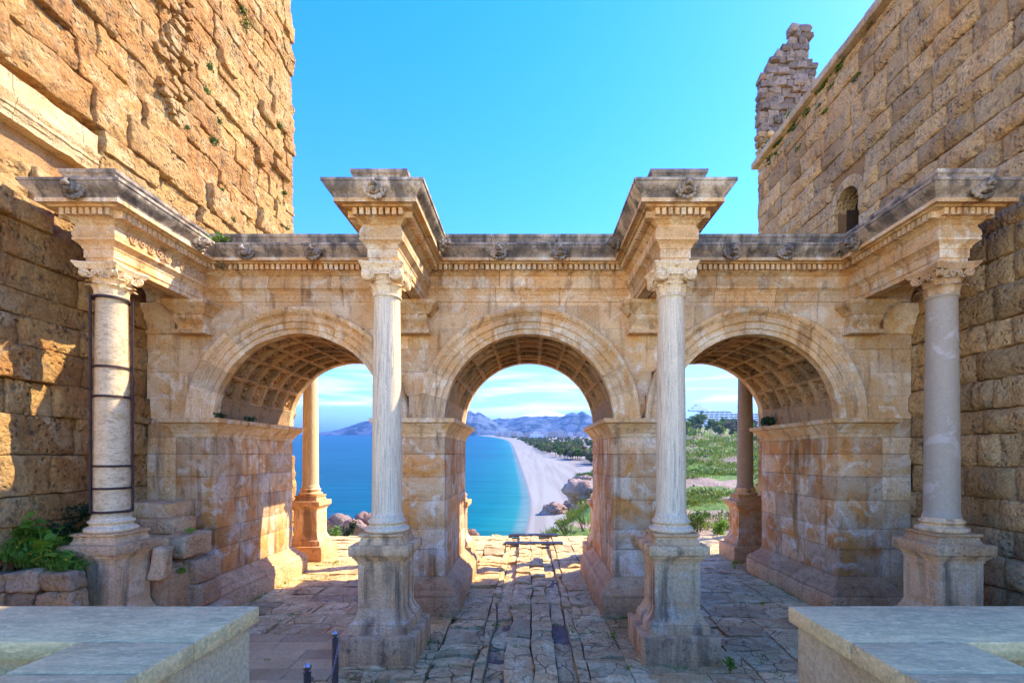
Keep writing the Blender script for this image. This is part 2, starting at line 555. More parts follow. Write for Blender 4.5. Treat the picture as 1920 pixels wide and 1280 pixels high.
M['parapet'] = stone_mat('cream_parapet_stone', (0.56, 0.45, 0.28), (0.52, 0.38, 0.20), (0.36, 0.25, 0.13), streak=0.3, dark_amt=0.15, bump=0.25, pit=0.1, vary=0.05)
M['iron'] = plain_mat('rusty_iron', (0.035, 0.022, 0.022), 0.6, 0.3, var=(0.07, 0.035, 0.025), scale=8)
M['steel'] = plain_mat('brushed_steel', (0.42, 0.40, 0.37), 0.32, 1.0)
M['post'] = plain_mat('dull_steel', (0.16, 0.145, 0.125), 0.45, 0.8)
M['grate'] = plain_mat('drain_metal', (0.10, 0.10, 0.11), 0.5, 0.7)
M['leaf'] = leaf_mat('leaf_green', (0.13, 0.27, 0.018), (0.24, 0.37, 0.03), 2.5)
M['leaf_dark'] = leaf_mat('leaf_dark', (0.02, 0.05, 0.012), (0.045, 0.10, 0.02), 3)
M['leaf_yellow'] = leaf_mat('leaf_yellow_green', (0.13, 0.19, 0.018), (0.06, 0.13, 0.010), 1.2)
M['scrub'] = leaf_mat('hill_scrub', (0.21, 0.22, 0.03), (0.055, 0.13, 0.010), 0.25)
M['dry'] = leaf_mat('dry_stalk', (0.22, 0.14, 0.05), (0.30, 0.20, 0.08), 4)
M['petal_y'] = plain_mat('yellow_petal', (0.75, 0.48, 0.02), 0.6)
M['petal_w'] = plain_mat('white_petal', (0.75, 0.75, 0.72), 0.6)
M['bark'] = plain_mat('bark', (0.10, 0.07, 0.045), 0.9, var=(0.15, 0.11, 0.07), scale=8)
M['hotel'] = plain_mat('white_render', (0.72, 0.74, 0.76), 0.6)
M['glass'] = plain_mat('window_band', (0.06, 0.10, 0.16), 0.2)
M['rock'] = stone_mat('beach_rock', (0.40, 0.31, 0.25), (0.36, 0.24, 0.16), (0.14, 0.105, 0.085), streak=0.0, dark_amt=0.5, bump=1.0, pit=0.3,
                      vary=0.2, fine=1.8, patch=0.27, tint=(1.05, 0.95, 0.88), bdist=0.3)
M['cliffrock'] = stone_mat('edge_rock', (0.38, 0.28, 0.22), (0.40, 0.22, 0.14), (0.13, 0.10, 0.09), streak=0.0, dark_amt=0.6, bump=1.0, pit=0.4,
                           vary=0.2, fine=5, patch=0.8, tint=(0.95, 0.92, 0.9), bdist=0.15)

# ------------------------------------------------------------------ ground of the place
R = random.Random(7)
FLOOR_END = 11.2
b = MB(); b.box(-13.0, 13.0, -9.5, FLOOR_END, -1.2, -0.17)
tag(b.build('court_ground', M['dirt']), kind='structure')
b = MB(); b.box(-60, 60, -70, -13.2, 1.9, 2.3)
tag(b.build('street', M['parapet']), kind='structure')
steps = thing('stone_steps', (0, -10.5, 0), 'stone steps down from the street into the court between the two parapets', 'steps')
for k in range(13):
    b = MB()
    rough_box(b, -2.0, 2.0, -8.6 - 0.36 * (k + 1), -8.6 - 0.36 * k, -0.1, 0.177 * (k + 1), 0.015, 0.004, 3, seed=k)
    b.build('step', M['slab'], steps, 40)

# ------------------------------------------------------------------ the gate
D = 3.85                                # depth of the gate
RAD = 2.07                              # radius of the arches
SPR = 4.72                              # springing height
RO = 2.68
ARCH = {'l': -5.62, 'c': 0.0, 'r': 5.49}
PIERS = [(-9.36, -7.69), (-3.55, -2.07), (2.07, 3.42), (7.56, 9.36)]
COLX = [-8.17, -2.78, 2.78, 8.08]
gate = thing('city_gate', (0, D / 2, 0), 'honey-coloured stone gate with three coffered arches between the two old towers', 'gate')

# core
b = MB()
for x0, x1 in PIERS:
    b.box(x0 + 0.035, x1 - 0.035, 0.035, D - 0.035, 0.02, SPR)
core = [(-9.33, SPR - 0.01)]
for c in (ARCH['l'], ARCH['c'], ARCH['r']):
    rr = 2.25
    for i in range(25):
        a = math.pi - math.pi * i / 24
        core.append((c + rr * math.cos(a), SPR + max(rr * math.sin(a), -0.01)))
core += [(9.33, SPR - 0.01), (9.33, 8.70), (-9.33, 8.70)]
# keep the outline simple where neighbouring bites overlap in the piers
pts = []
for p in core:
    if pts and p[0] < pts[-1][0] and p[1] < SPR + 0.5 and len(pts) < len(core) - 3 and pts[-1][1] < SPR + 0.5:
        continue
    pts.append(p)
b.prism(pts, 0.22, D - 0.22)
b.build('core', M['core'], gate)


def ext_h(x):
    """height of the archivolt's outer edge over x"""
    h = SPR
    for c in ARCH.values():
        dx = abs(x - c)
        if dx < RO - 0.02:
            h = max(h, SPR + math.sqrt((RO - 0.02) ** 2 - dx * dx))
    return h


ARCH_BOT = 7.48


def fy(back, y):
    return D - y if back else y


# pier blocks, bases and imposts ------------------------------------------------
COURSES = [0.86, 1.52, 2.02, 2.72, 3.30, 3.86, 4.27]
BASE_PROF = [(-0.1, 0.45), (0.33, 0.45), (0.33, 0.50), (0.31, 0.52), (0.29, 0.56), (0.27, 0.60), (0.20, 0.62), (0.19, 0.66), (0.15, 0.70), (0.08, 0.76), (0.03, 0.82), (0.02, 0.86), (-0.1, 0.86)]
IMP_PROF = [(-0.1, 4.27), (0.02, 4.27), (0.03, 4.36), (0.06, 4.38), (0.08, 4.43), (0.10, 4.47), (0.16, 4.53), (0.20, 4.58), (0.22, 4.60), (0.27, 4.62), (0.28, 4.72), (-0.1, 4.72)]
for pi, (x0, x1) in enumerate(PIERS):
    pier = MB()
    rough_box(pier, x0 - 0.36 if pi else x0, x1 + 0.36 if pi < 3 else x1, -0.36, D + 0.36, -0.1, 0.455, 0.06, 0.035, 1.6, (3, 6, 2), seed=pi * 3.3)
    po = pier.build('pier', M['plinth'], gate, 50)
    xs0 = x0 if pi else x0 + 0.71
    xs1 = x1 if pi < 3 else x1 - 0.71
    for k in range(len(COURSES) - 1):
        z0, z1 = COURSES[k], COURSES[k + 1]
        cuts = [0.0]
        while cuts[-1] < D - 1.7:
            cuts.append(cuts[-1] + R.uniform(0.75, 1.45))
        cuts.append(D)
        for j in range(len(cuts) - 1):
            b = MB()
            e = R.uniform(0, 0.008)
            rough_box(b, xs0 - e, xs1 + e, cuts[j] + 0.003, cuts[j + 1] - 0.003, z0 + 0.003, z1 - 0.003, 0.012, 0.008, 3, (2, 2, 1), seed=R.random() * 50)
            b.build('block', M['jamb'], po, 40)
        # recessed strip of the outer piers against the towers
        if pi in (0, 3):
            b = MB()
            a0, a1 = (x0, xs0 - 0.01) if pi == 0 else (xs1 + 0.01, x1)
            rough_box(b, a0, a1, 0.012, D - 0.012, z0 + 0.003, z1 - 0.003, 0.012, 0.006, 3, (1, 2, 1), seed=R.random() * 50)
            b.build('block', M['gate'], po, 40)
    b = MB(); loop_sweep(b, BASE_PROF, rect_path(xs0, xs1, 0, D)); b.build('base_moulding', M['plinth'], po, 35)
    b = MB(); loop_sweep(b, IMP_PROF, rect_path(xs0, xs1, 0, D)); b.build('impost', M['gate'], po, 35)
    if pi in (0, 3):
        a0, a1 = (x0 + 0.005, xs0 - 0.34) if pi == 0 else (xs1 + 0.34, x1 - 0.005)
        e0, e1 = (x0 + 0.005, xs0 + 0.05) if pi == 0 else (xs1 - 0.05, x1 - 0.005)
        b = MB(); b.box(a0, a1, -0.20, D + 0.2, 0.455, 0.60); b.box(e0, e1, 0.016, D - 0.016, 0.45, 0.87)
        b.build('base_moulding', M['plinth'], po)
        b = MB(); rough_box(b, e0, e1, 0.014, D - 0.014, 4.272, 4.715, 0.012, 0.006, 3, (1, 2, 1), seed=pi)
        b.build('block', M['gate'], po, 40)

# archivolts --------------------------------------------------------------------
VPROF = [(RAD, 0.20), (RAD, -0.03), (2.185, -0.03), (2.19, -0.065), (2.215, -0.075), (2.235, -0.065), (2.345, -0.065), (2.35, -0.105), (2.378, -0.118), (2.40, -0.105), (2.495, -0.105),
         (2.505, -0.13), (2.53, -0.14), (2.56, -0.19), (2.61, -0.225), (2.655, -0.23), (RO, -0.21), (RO, 0.20)]


def arc_loft(b, prof, c, a0, a1, n, back, wob=0.0, seed=0):
    rings = []
    for i in range(n + 1):
        a = a0 + (a1 - a0) * i / n
        ring = []
        for r, y in prof:
            w = wob * nz(a * 3 + seed, r * 4, seed) if wob else 0
            ring.append((c + math.cos(a) * (r - w), fy(back, y + w), SPR + math.sin(a) * (r - w)))
        rings.append(ring)
    b.loft(rings)


for key, c in ARCH.items():
    for back in (False, True):
        nv = 13 if key != 'l' else 11
        ring = MB()
        arc_loft(ring, [(RAD + 0.03, 0.21), (RAD + 0.03, 0.02), (RO - 0.03, 0.02), (RO - 0.03, 0.21)], c, 0.005, math.pi - 0.005, 30, back)
        av = ring.build('archivolt', M['core'], gate, 40)
        cut = [math.pi * (i + (R.uniform(-0.16, 0.16) if 0 < i < nv else 0)) / nv for i in range(nv + 1)]
        for i in range(nv):
            b = MB()
            o_ = R.uniform(-0.006, 0.006)
            arc_loft(b, [(r + (o_ if RAD < r < RO else 0), y + o_) for r, y in VPROF], c, cut[i] + 0.0014, cut[i + 1] - 0.0014, 5, back, 0.02 if key == 'l' else 0.007, i * 3.7 + c)
            b.build('voussoir', M['gate'], av, 35)
        if not back:                     # bead rows cut along the fasciae
            b = MB()
            for rr, yy, st, sz in (((2.212, -0.072, 0.022, 0.012), (2.378, -0.114, 0.022, 0.012), (2.555, -0.18, 0.03, 0.02)) if key == 'l' else ((2.555, -0.175, 0.024, 0.010),)):
                n = int(math.pi * rr / (st * 1.9))
                for i in range(n):
                    if nz(i * 0.13, rr * 5, c) > 0.25: continue
                    a = math.pi * (i + 0.5) / n
                    p = Vector((c + math.cos(a) * rr, yy, SPR + math.sin(a) * rr))
                    t = Vector((-math.sin(a), 0, math.cos(a))) * (st * 0.55)
                    q = Vector((math.cos(a), 0, math.sin(a))) * sz * 1.2
                    y_ = Vector((0, sz, 0))
                    b.add([p - t - q, p + t - q, p + t + q, p - t + q, p - y_], [(0, 1, 4), (1, 2, 4), (2, 3, 4), (3, 0, 4)])
            tag(b.build('bead_row', M['gate'], av, recalc=False), kind='stuff')

# coffered vaults ---------------------------------------------------------------
PLAIN = 0.235                            # plain course at the springing, radians
NA, NY = 9, 6
Y0V, Y1V = 0.2, D - 0.2
DA = (math.pi - 2 * PLAIN) / NA
DY = (Y1V - Y0V) / NY


def coffer_mesh(variant):
    b = MB()
    hw, hv = DY / 2, DA / 2 * RAD
    rr = random.Random(variant)

    def mp(u, v, w):
        a = v / RAD
        return (math.sin(a) * (RAD + w), u, math.cos(a) * (RAD + w))

    def ring(ins, w):
        a, c = hw - ins, hv - ins
        t = [(-a, -c), (0, -c), (a, -c), (a, 0), (a, c), (0, c), (-a, c), (-a, 0)]
        return [mp(u, v, w) for u, v in t]
    lv = [(0.001, 0.02), (0.001, 0.0), (0.050, 0.0), (0.056, 0.07), (0.080, 0.07), (0.086, 0.05), (0.104, 0.05), (0.110, 0.14), (0.15, 0.14)]
    rings = [ring(i, w) for i, w in lv]
    b.loft(rings, True, False)
    n0 = len(b.v)
    b.add(ring(0.15, 0.14), [tuple(range(8))])
    # rosette
    npet = (6, 8, 5, 7)[variant % 4]
    n = npet * 4
    prof = [(0.0, 0.03), (0.03, 0.03), (0.042, 0.09), (0.08, 0.05), (0.115, 0.055), (0.14, 0.135)]
    if variant % 4 == 1:
        prof = [(0.0, 0.07), (0.03, 0.065), (0.05, 0.11), (0.085, 0.055), (0.115, 0.06), (0.145, 0.135)]
    rg = []
    for k, (r, w) in enumerate(prof):
        ring_ = []
        for i in range(n):
            a = 2 * math.pi * i / n
            s = 1 + (0.18 * math.cos(npet * a) if k >= 3 else 0)
            ww = w + (0.02 * (1 - math.cos(npet * a)) / 2 if k in (3, 4) else 0) + rr.uniform(-0.004, 0.004)
            ring_.append(mp(math.cos(a) * r * s, math.sin(a) * r * s, ww))
        rg.append(ring_)
    b.loft(rg, True, False)
    me = bpy.data.meshes.new('coffer')
    me.from_pydata(b.v, [], b.f)
    me.polygons.foreach_set("use_smooth", [True] * len(me.polygons))
    me.set_sharp_from_angle(angle=math.radians(32))
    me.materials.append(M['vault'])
    return me


CM = [coffer_mesh(i) for i in range(4)]
for key, c in ARCH.items():
    vo = thing_part('vault', (c, D / 2, SPR), gate)
    for s in (0, 1):                     # plain courses at both springings
        v = MB()
        a0, a1 = (0.003, PLAIN - 0.003) if s == 0 else (math.pi - PLAIN + 0.003, math.pi - 0.003)
        rings = []
        for i in range(4):
            a = a0 + (a1 - a0) * i / 3
            rings.append([(c + math.cos(a) * r, y, SPR + math.sin(a) * r) for r, y in ((RAD, Y0V), (RAD, Y1V), (RAD + 0.17, Y1V), (RAD + 0.17, Y0V))])
        v.loft(rings)
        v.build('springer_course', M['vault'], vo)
    for i in range(NA):
        th = math.pi / 2 - (PLAIN + DA * (i + 0.5))      # rotation from straight up
        for j in range(NY):
            o = link('coffer', CM[R.randrange(4)], vo, (c, Y0V + DY * (j + 0.5), SPR), (0, th, 0))

# spandrel blocks ---------------------------------------------------------------
SPC = [SPR, 5.28, 5.86, 6.42, 6.92, ARCH_BOT]
for back in (False, True):
    sw = MB(); sw.box(-9.3, 9.3, fy(back, 0.10), fy(back, 0.3), 7.41, ARCH_BOT - 0.005)
    so = sw.build('spandrel_wall', M['core'], gate)
    for k in range(len(SPC) - 1):
        z0, z1 = SPC[k], SPC[k + 1]
        xs = [-9.36]
        while xs[-1] < 9.36:
            xs.append(xs[-1] + R.uniform(0.75, 1.5))
        xs[-1] = 9.36
        for x0, x1 in zip(xs[:-1], xs[1:]):
            n = 14
            run, runs = [], []
            for i in range(n + 1):
                x = x0 + 0.003 + (x1 - x0 - 0.006) * i / n
                h = max(z0 + 0.003, ext_h(x))
                if h < z1 - 0.02:
                    run.append((x, h))
                else:
                    if len(run) > 2: runs.append(run)
                    run = []
            if len(run) > 2: runs.append(run)
            for run in runs:
                poly = run + [(run[-1][0], z1 - 0.003), (run[0][0], z1 - 0.003)]
                b = MB()
                off = R.uniform(-0.006, 0.006)
                b.prism(poly, fy(back, 0.0 + off), fy(back, 0.3))
                b.build('block', M['gate'], so)

# entablature -------------------------------------------------------------------
HB = 0.265
RS = 2.615                               # how far the projecting bays stand out
def ent_path():
    p = [(-9.36, 0)]
    for x in COLX:
        p += [(x - HB, 0), (x - HB, -RS), (x + HB, -RS), (x + HB, 0)]
    return p + [(9.36, 0)]


FP = ent_path()
BP = [(-x, D - y) for x, y in FP]
IN = -0.24
PR_ARCHI = [(IN, 7.48), (0.0, 7.48), (0.0, 7.565), (0.012, 7.575), (0.022, 7.58), (0.022, 7.735), (0.035, 7.745), (0.045, 7.77), (0.05, 7.79), (0.085, 7.83), (0.13, 7.865), (0.14, 7.87), (0.14, 7.915), (IN, 7.915)]
PR_FRIEZE = [(IN, 7.918), (0.125, 7.918), (0.145, 7.97), (0.135, 8.05), (0.10, 8.13), (0.10, 8.16), (0.12, 8.17), (0.15, 8.195), (0.17, 8.22), (0.20, 8.235), (IN, 8.235)]
PR_BED = [(IN, 8.237), (0.215, 8.237), (0.215, 8.375), (0.36, 8.38), (0.385, 8.41), (0.47, 8.415), (0.47, 8.40), (0.485, 8.40), (0.485, 8.47), (IN, 8.47)]
PR_SIMA = [(IN, 8.472), (0.475, 8.472), (0.48, 8.50), (0.50, 8.53), (0.545, 8.575), (0.60, 8.625), (0.625, 8.665), (0.63, 8.69), (0.65, 8.695), (0.65, 8.745), (IN, 8.745)]
PR_BLOCK = [(IN, 8.747), (0.21, 8.747), (0.21, 8.96), (0.225, 8.98), (0.235, 9.03), (0.265, 9.06), (0.27, 9.12), (IN, 9.12)]
LEVELS = [('architrave', PR_ARCHI, 'gate'), ('frieze', PR_FRIEZE, 'gate'), ('cornice', PR_BED, 'gate'), ('gutter', PR_SIMA, 'gate_dark'), ('blocking_course', PR_BLOCK, 'gate_dark')]
ent = {}
for back, path in ((False, FP), (True, BP)):
    segn, mi = mitres(path)
    e0 = MB()
    for x in COLX:                       # solid heart of the projecting bays
        xx = x if not back else x
        e0.box(xx - 0.2, xx + 0.2, fy(back, -RS + 0.1), fy(back, 0.3), 7.5, 8.735)
    eo = e0.build('entablature', M['core'], gate)
    ent[back] = eo
    for lname, prof, mt in LEVELS:
        for i in range(len(path) - 1):
            A, B_ = Vector(path[i]), Vector(path[i + 1])
            L = (B_ - A).length
            nb = 1 if (back or L < 3) else 3
            ts = [0.0] + sorted(min(max((k + R.uniform(-0.15, 0.15)) / nb, 0.05), 0.95) for k in range(1, nb)) + [1.0]
            for k in range(len(ts) - 1):
                t0, t1 = ts[k], ts[k + 1]
                g = 0.006 / L
                P0 = A + (B_ - A) * (t0 + (g if k else 0))
                P1 = A + (B_ - A) * (t1 - (g if k < len(ts) - 2 else 0))
                m0 = mi[i] if k == 0 else segn[i]
                m1 = mi[i + 1] if k == len(ts) - 2 else segn[i]
                j = R.uniform(-0.004, 0.004) if nb > 1 else 0
                b = MB()
                sweep_seg(b, [(p + (j if p > 0 else 0), z) for p, z in prof], P0, P1, m0, m1)
                b.build(lname, M[mt], eo, 30)
    # dentils: a row for every run
    for i in range(len(path) - 1):
        A, B_ = Vector(path[i]), Vector(path[i + 1])
        d = (B_ - A)
        L = d.length
        d = d / L
        n_ = Vector(segn[i])
        # real ends at the dentil line
        c0 = 0.215 if (i % 4 in (1, 2)) or False else 0.0
        PA = A + Vector(mi[i]) * 0.215
        PB = B_ + Vector(mi[i + 1]) * 0.215
        LL = (PB - PA).dot(d)
        if LL < 0.15: continue
        n = max(2, int(round(LL / 0.125)))
        st = LL / n
        b = MB()
        for k in range(n):
            p = PA + d * (st * (k + 0.5))
            w = st * 0.31
            q = [p - d * w, p + d * w, p + d * w + n_ * 0.115, p - d * w + n_ * 0.115]
            zb, zt = 8.245 + R.uniform(0, 0.012), 8.372
            b.add([(v_.x, v_.y, zb) for v_ in q] + [(v_.x, v_.y, zt) for v_ in q], [(0, 1, 2, 3), (0, 1, 5, 4), (1, 2, 6, 5), (2, 3, 7, 6), (3, 0, 4, 7)])
        tag(b.build('dentil_row', M['gate'], eo), kind='stuff')
b = MB(); b.box(-9.33, 9.33, 0.2, D - 0.2, 8.70, 8.80)
b.build('roof_slab', M['gate_dark'], gate)

# lion heads on the gutter ----------------------------------------------------------
def ellipsoid(b, c, r, n=10, m_=7):
    rings = []
    for j in range(m_ + 1):
        ph = 0.06 + (math.pi - 0.12) * j / m_
        rings.append([(c[0] + r[0] * math.sin(ph) * math.cos(2 * math.pi * i / n), c[1] + r[1] * math.sin(ph) * math.sin(2 * math.pi * i / n), c[2] + r[2] * math.cos(ph)) for i in range(n)])
    b.loft(rings)


def lion_mesh(seed):
    rr = random.Random(seed)
    b = MB()
    ellipsoid(b, (0, -0.02, 0.0), (0.10, 0.085, 0.115), 14, 9)
    for ring, (n, rad, yy, sz) in enumerate(((13, 0.115, -0.01, 0.040), (15, 0.145, 0.03, 0.042))):
        for k in range(n):
            a = 2 * math.pi * (k + 0.5 * ring) / n
            if ring == 0 and math.sin(a) < -0.75: continue
            q = sz * rr.uniform(0.8, 1.2)
            ellipsoid(b, (math.cos(a) * rad, yy, 0.01 + math.sin(a) * rad * 1.08), (q, q * 0.9, q), 7, 5)
    ellipsoid(b, (0, -0.105, 0.02), (0.030, 0.055, 0.055))            # nose bridge
    ellipsoid(b, (0, -0.135, -0.018), (0.048, 0.045, 0.030))          # muzzle
    for q in (-1, 1):
        ellipsoid(b, (q * 0.036, -0.12, -0.030), (0.032, 0.042, 0.030))   # cheeks
        ellipsoid(b, (q * 0.048, -0.09, 0.062), (0.036, 0.030, 0.016))    # brows
        ellipsoid(b, (q * 0.046, -0.093, 0.034), (0.013, 0.012, 0.011), 7, 5)
        ellipsoid(b, (q * 0.105, -0.03, 0.095), (0.028, 0.02, 0.034), 8, 6)
    ellipsoid(b, (0, -0.085, -0.098), (0.040, 0.045, 0.020))          # jaw
    me = bpy.data.meshes.new('lion_head')
    me.from_pydata(b.v, [], b.f)
    me.polygons.foreach_set("use_smooth", [True] * len(me.polygons))
    me.materials.append(M['gate_dark'])
    return me


LM = [lion_mesh(i) for i in range(3)]
lions = []
for x in COLX:
    lions.append(((x + 0.03, -RS - 0.575, 8.60), 0))
for x, s in ((COLX[0] + HB + 0.575, 1), (COLX[1] + HB + 0.575, 1), (COLX[2] - HB - 0.575, -1), (COLX[3] - HB - 0.575, -1)):
    lions.append(((x, -1.0, 8.60), math.pi / 2 * s))
for x in (-6.62, -5.05, -0.70, 0.72, 4.75, 6.0):
    lions.append(((x, -0.56, 8.585), 0))
for k, (p, rz) in enumerate(lions):
    o = link('lion_head', LM[k % 3], ent[False], p, (math.radians(-14) if rz == 0 else 0, 0, rz))
    o.scale = (1.15, 1.15, 1.15)

# consoles under the projecting bays ---------------------------------------------------
def console(xc, hw, back=False):
    b = MB()
    f = lambda y: fy(back, y)
    prof = [(0.0, 7.476), (-0.56, 7.476), (-0.56, 7.40), (-0.53, 7.37), (-0.47, 7.33), (-0.44, 7.27), (-0.38, 7.23), (-0.36, 7.19), (0.0, 7.19)]
    n = len(prof)
    def slab(prof, w0, w1, ex):
        rings = []
        for x in (w0, w1):
            rings.append([(x, f(y), z) for y, z in prof])
        b.loft(rings)
    # mitred cap: widens with the profile
    rings = []
    for y, z in prof[1:-1]:
        e_ = (-y - 0.36) * 0.9
        rings.append([(xc - hw - e_, f(0.0), z), (xc - hw - e_, f(y), z), (xc + hw + e_, f(y), z), (xc + hw + e_, f(0.0), z)])
    b.loft(rings)
    cap = b
    sc_ = [(0.0, 7.19)]
    for i in range(13):
        t = i / 12
        y = -0.34 - 0.05 * math.sin(t * math.pi * 2.0) + 0.12 * t
        sc_.append((y, 7.19 - 0.36 * t))
    sc_.append((0.0, 6.83))
    nf = 7
    for k in range(nf):                 # fluted scroll body
        w = 2 * hw * 0.86 / nf
        xa = xc - hw * 0.86 + k * w
        off = 0.0 if k % 2 == 0 else 0.025
        rings = [[(x, f(y + (off if y < 0 else 0)), z) for y, z in sc_] for x in (xa, xa + w)]
        b.loft(rings)
    b.box(xc - hw * 0.98, xc + hw * 0.98, min(f(-0.33), f(0)), max(f(-0.33), f(0)), 6.74, 6.826)
    return b.build('console', M['gate'], gate, 35)


for x in COLX:
    for back in (False, True):
        console(x if abs(x) < 5 else x + (0.06 if x < 0 else -0.02), 0.40, back)
for s in (-1, 1):                       # pilaster caps beside the towers
    b = MB()
    rings = []
    for e_, z in ((0.0, 6.78), (0.02, 6.80), (0.02, 6.86), (0.06, 6.93), (0.09, 7.05), (0.13, 7.12), (0.15, 7.2), (0.22, 7.28), (0.24, 7.38), (0.24, 7.47)):
        xa, xb = (8.66 - e_, 9.36)
        xa, xb = (xa, xb) if s > 0 else (-xb, -xa)
        rings.append([(xa, 0.01, z), (xa, -0.04 - e_, z), (xb, -0.04 - e_, z), (xb, 0.01, z)])
    b.loft(rings)
    b.build('pilaster_cap', M['gate'], gate, 35)

# carved scroll relief on the outer left bay -----------------------------------------
b = MB()
def spiral(b, org, ux, uz, nrm, r, turns, rad, flip=1):
    pts = []
    N = int(turns * 14)
    for i in range(N + 1):
        t = i / N
        a = t * turns * 2 * math.pi * flip
        rr_ = r * (1 - 0.85 * t)
        pts.append(org + ux * (math.cos(a) * rr_) + uz * (math.sin(a) * rr_) + nrm * (0.01 + 0.02 * t))
    b.tube(pts, [rad * (1 - 0.4 * i / N) for i in range(N + 1)], 5)
xs_ = COLX[0] + HB + 0.135
k = 0
y = -2.35
while y < -0.25:
    spiral(b, Vector((xs_, y, 8.05)), Vector((0, 1, 0)), Vector((0, 0, 1)), Vector((1, 0, 0)), 0.10, 1.6, 0.022, 1 if k % 2 else -1)
    for q in range(5):
        a = R.uniform(0, 6.28)
        p = Vector((xs_, y + 0.11 * math.cos(a), 8.05 + 0.10 * math.sin(a)))
        b.tube([p, p + Vector((0.03, R.uniform(-0.05, 0.05), R.uniform(-0.04, 0.04)))], [0.02, 0.006], 5)
    y += 0.225; k += 1
tag(b.build('carved_scroll_relief', M['warm_carved'], ent[False], 60), kind='stuff')

# ------------------------------------------------------------------ columns
def pedestal(t, c, mat, mat_d, back=False):
    x, y = c
    b = MB(); rough_box(b, x - 0.71, x + 0.71, y - 0.71, y + 0.71, -0.1, 0.53, 0.03, 0.018, 2.5, (4, 4, 2), seed=x)
    b.build('plinth', M[mat_d], t, 45)
    b = MB(); b.square([(0.56, 0.525), (0.56, 0.66), (0.54, 0.67), (0.545, 0.70), (0.525, 0.725), (0.50, 0.74), (0.49, 0.76), (0.47, 0.80), (0.445, 0.86), (0.425, 0.92), (0.42, 0.95)], c)
    b.build('base_moulding', M[mat], t, 30)
    b = MB(); b.square([(0.42, 0.95), (0.42, 1.80)], c)
    # sunk panel frames on the four faces
    for k in range(4):
        ca, sa = (1, 0, -1, 0)[k], (0, 1, 0, -1)[k]
        def pt(u, w, z): return (x + ca * u - sa * w, y + sa * u + ca * w, z)
        for (u0, u1, z0, z1) in ((-0.33, 0.33, 1.70, 1.73), (-0.33, 0.33, 1.02, 1.05), (-0.33, -0.30, 1.05, 1.70), (0.30, 0.33, 1.05, 1.70),
                                 (-0.28, 0.28, 1.665, 1.68), (-0.28, 0.28, 1.07, 1.085), (-0.28, -0.265, 1.085, 1.665), (0.265, 0.28, 1.085, 1.665)):
            vs = [pt(u, -0.42 - o_, z) for o_ in (-0.01, 0.014) for u, z in ((u0, z0), (u1, z0), (u1, z1), (u0, z1))]
            b.add(vs, [(4, 5, 6, 7), (0, 1, 5, 4), (1, 2, 6, 5), (2, 3, 7, 6), (3, 0, 4, 7)])
    b.build('dado', M[mat], t)
    b = MB(); b.square([(0.42, 1.80), (0.435, 1.81), (0.435, 1.84), (0.46, 1.87), (0.475, 1.90), (0.50, 1.915), (0.505, 1.945), (0.54, 1.955), (0.545, 1.965)], c)
    b.build('cap_moulding', M[mat], t, 30)
    b = MB(); rough_box(b, x - 0.56, x + 0.56, y - 0.56, y + 0.56, 1.966, 2.15, 0.02, 0.012, 3, (3, 3, 1), seed=x * 2)
    b.build('cap_slab', M[mat_d], t, 45)
    b = MB(); b.square([(0.42, 2.14), (0.42, 2.19), (0.41, 2.20), (0.39, 2.24), (0.385, 2.28), (0.40, 2.30), (0.42, 2.31), (0.42, 2.35)], c)
    b.build('base_block', M[mat_d], t, 30)


def col_base(t, c, mat):
    pr = [(0.36, 2.345)]
    for i in range(9):
        a = -math.pi / 2 + math.pi * i / 8
        pr.append((0.375 + 0.05 * math.cos(a), 2.40 + 0.05 * math.sin(a)))
    pr += [(0.355, 2.46), (0.335, 2.48), (0.33, 2.50), (0.345, 2.515)]
    for i in range(7):
        a = -math.pi / 2 + math.pi * i / 6
        pr.append((0.335 + 0.032 * math.cos(a), 2.55 + 0.032 * math.sin(a)))
    pr += [(0.325, 2.59), (0.318, 2.61), (0.31, 2.625)]
    b = MB(); b.lathe(pr, c, 40); b.build('base', M[mat], t, 50)


def shaft(t, c, mat, n=40):
    pr = [(0.312, 2.62), (0.312, 2.66), (0.298, 2.68), (0.288, 2.74)]
    for i in range(12):
        u = i / 11
        pr.append((0.285 - 0.038 * u ** 1.5, 2.8 + (6.83 - 2.8) * u))
    pr += [(0.25, 6.85), (0.262, 6.87)]
    for i in range(6):
        a = -math.pi / 2 + math.pi * i / 5
        pr.append((0.262 + 0.022 * math.cos(a), 6.893 + 0.022 * math.sin(a)))
    pr.append((0.255, 6.92))
    b = MB(); b.lathe(pr, c, n)
    return b.build('shaft', M[mat], t, 50)


def acanthus(b, c, ang, r0, z0, h, w, curl):
    """one curled leaf of the capital"""
    ca, sa = math.cos(ang), math.sin(ang)
    rows, cols = 7, 5
    vs, fs = [], []
    for i in range(rows + 1):
        u = i / rows
        out = 0.015 + 0.05 * u ** 2 + (curl * max(0, u - 0.65) * 2.2)
        z = z0 + h * (u if u < 0.85 else 0.85 - (u - 0.85) * 0.9)
        ww = w * (0.75 + 0.5 * math.sin(u * math.pi * 0.8)) * (1.0 if u < 0.8 else 1 - (u - 0.8) * 3)
        ww *= 1 + 0.12 * (i % 2)
        for j in range(cols + 1):
            s = (j / cols - 0.5) * 2
            bulge = 0.018 * (1 - abs(s)) + (0.012 if j in (2, 3) else 0)
            rr_ = r0 + out + bulge - 0.02 * s * s
            tx = s * ww
            vs.append((c[0] + ca * rr_ - sa * tx, c[1] + sa * rr_ + ca * tx, z))
    for i in range(rows):
        for j in range(cols):
            a = i * (cols + 1) + j
            fs.append((a, a + 1, a + cols + 2, a + cols + 1))
    b.add(vs, fs)


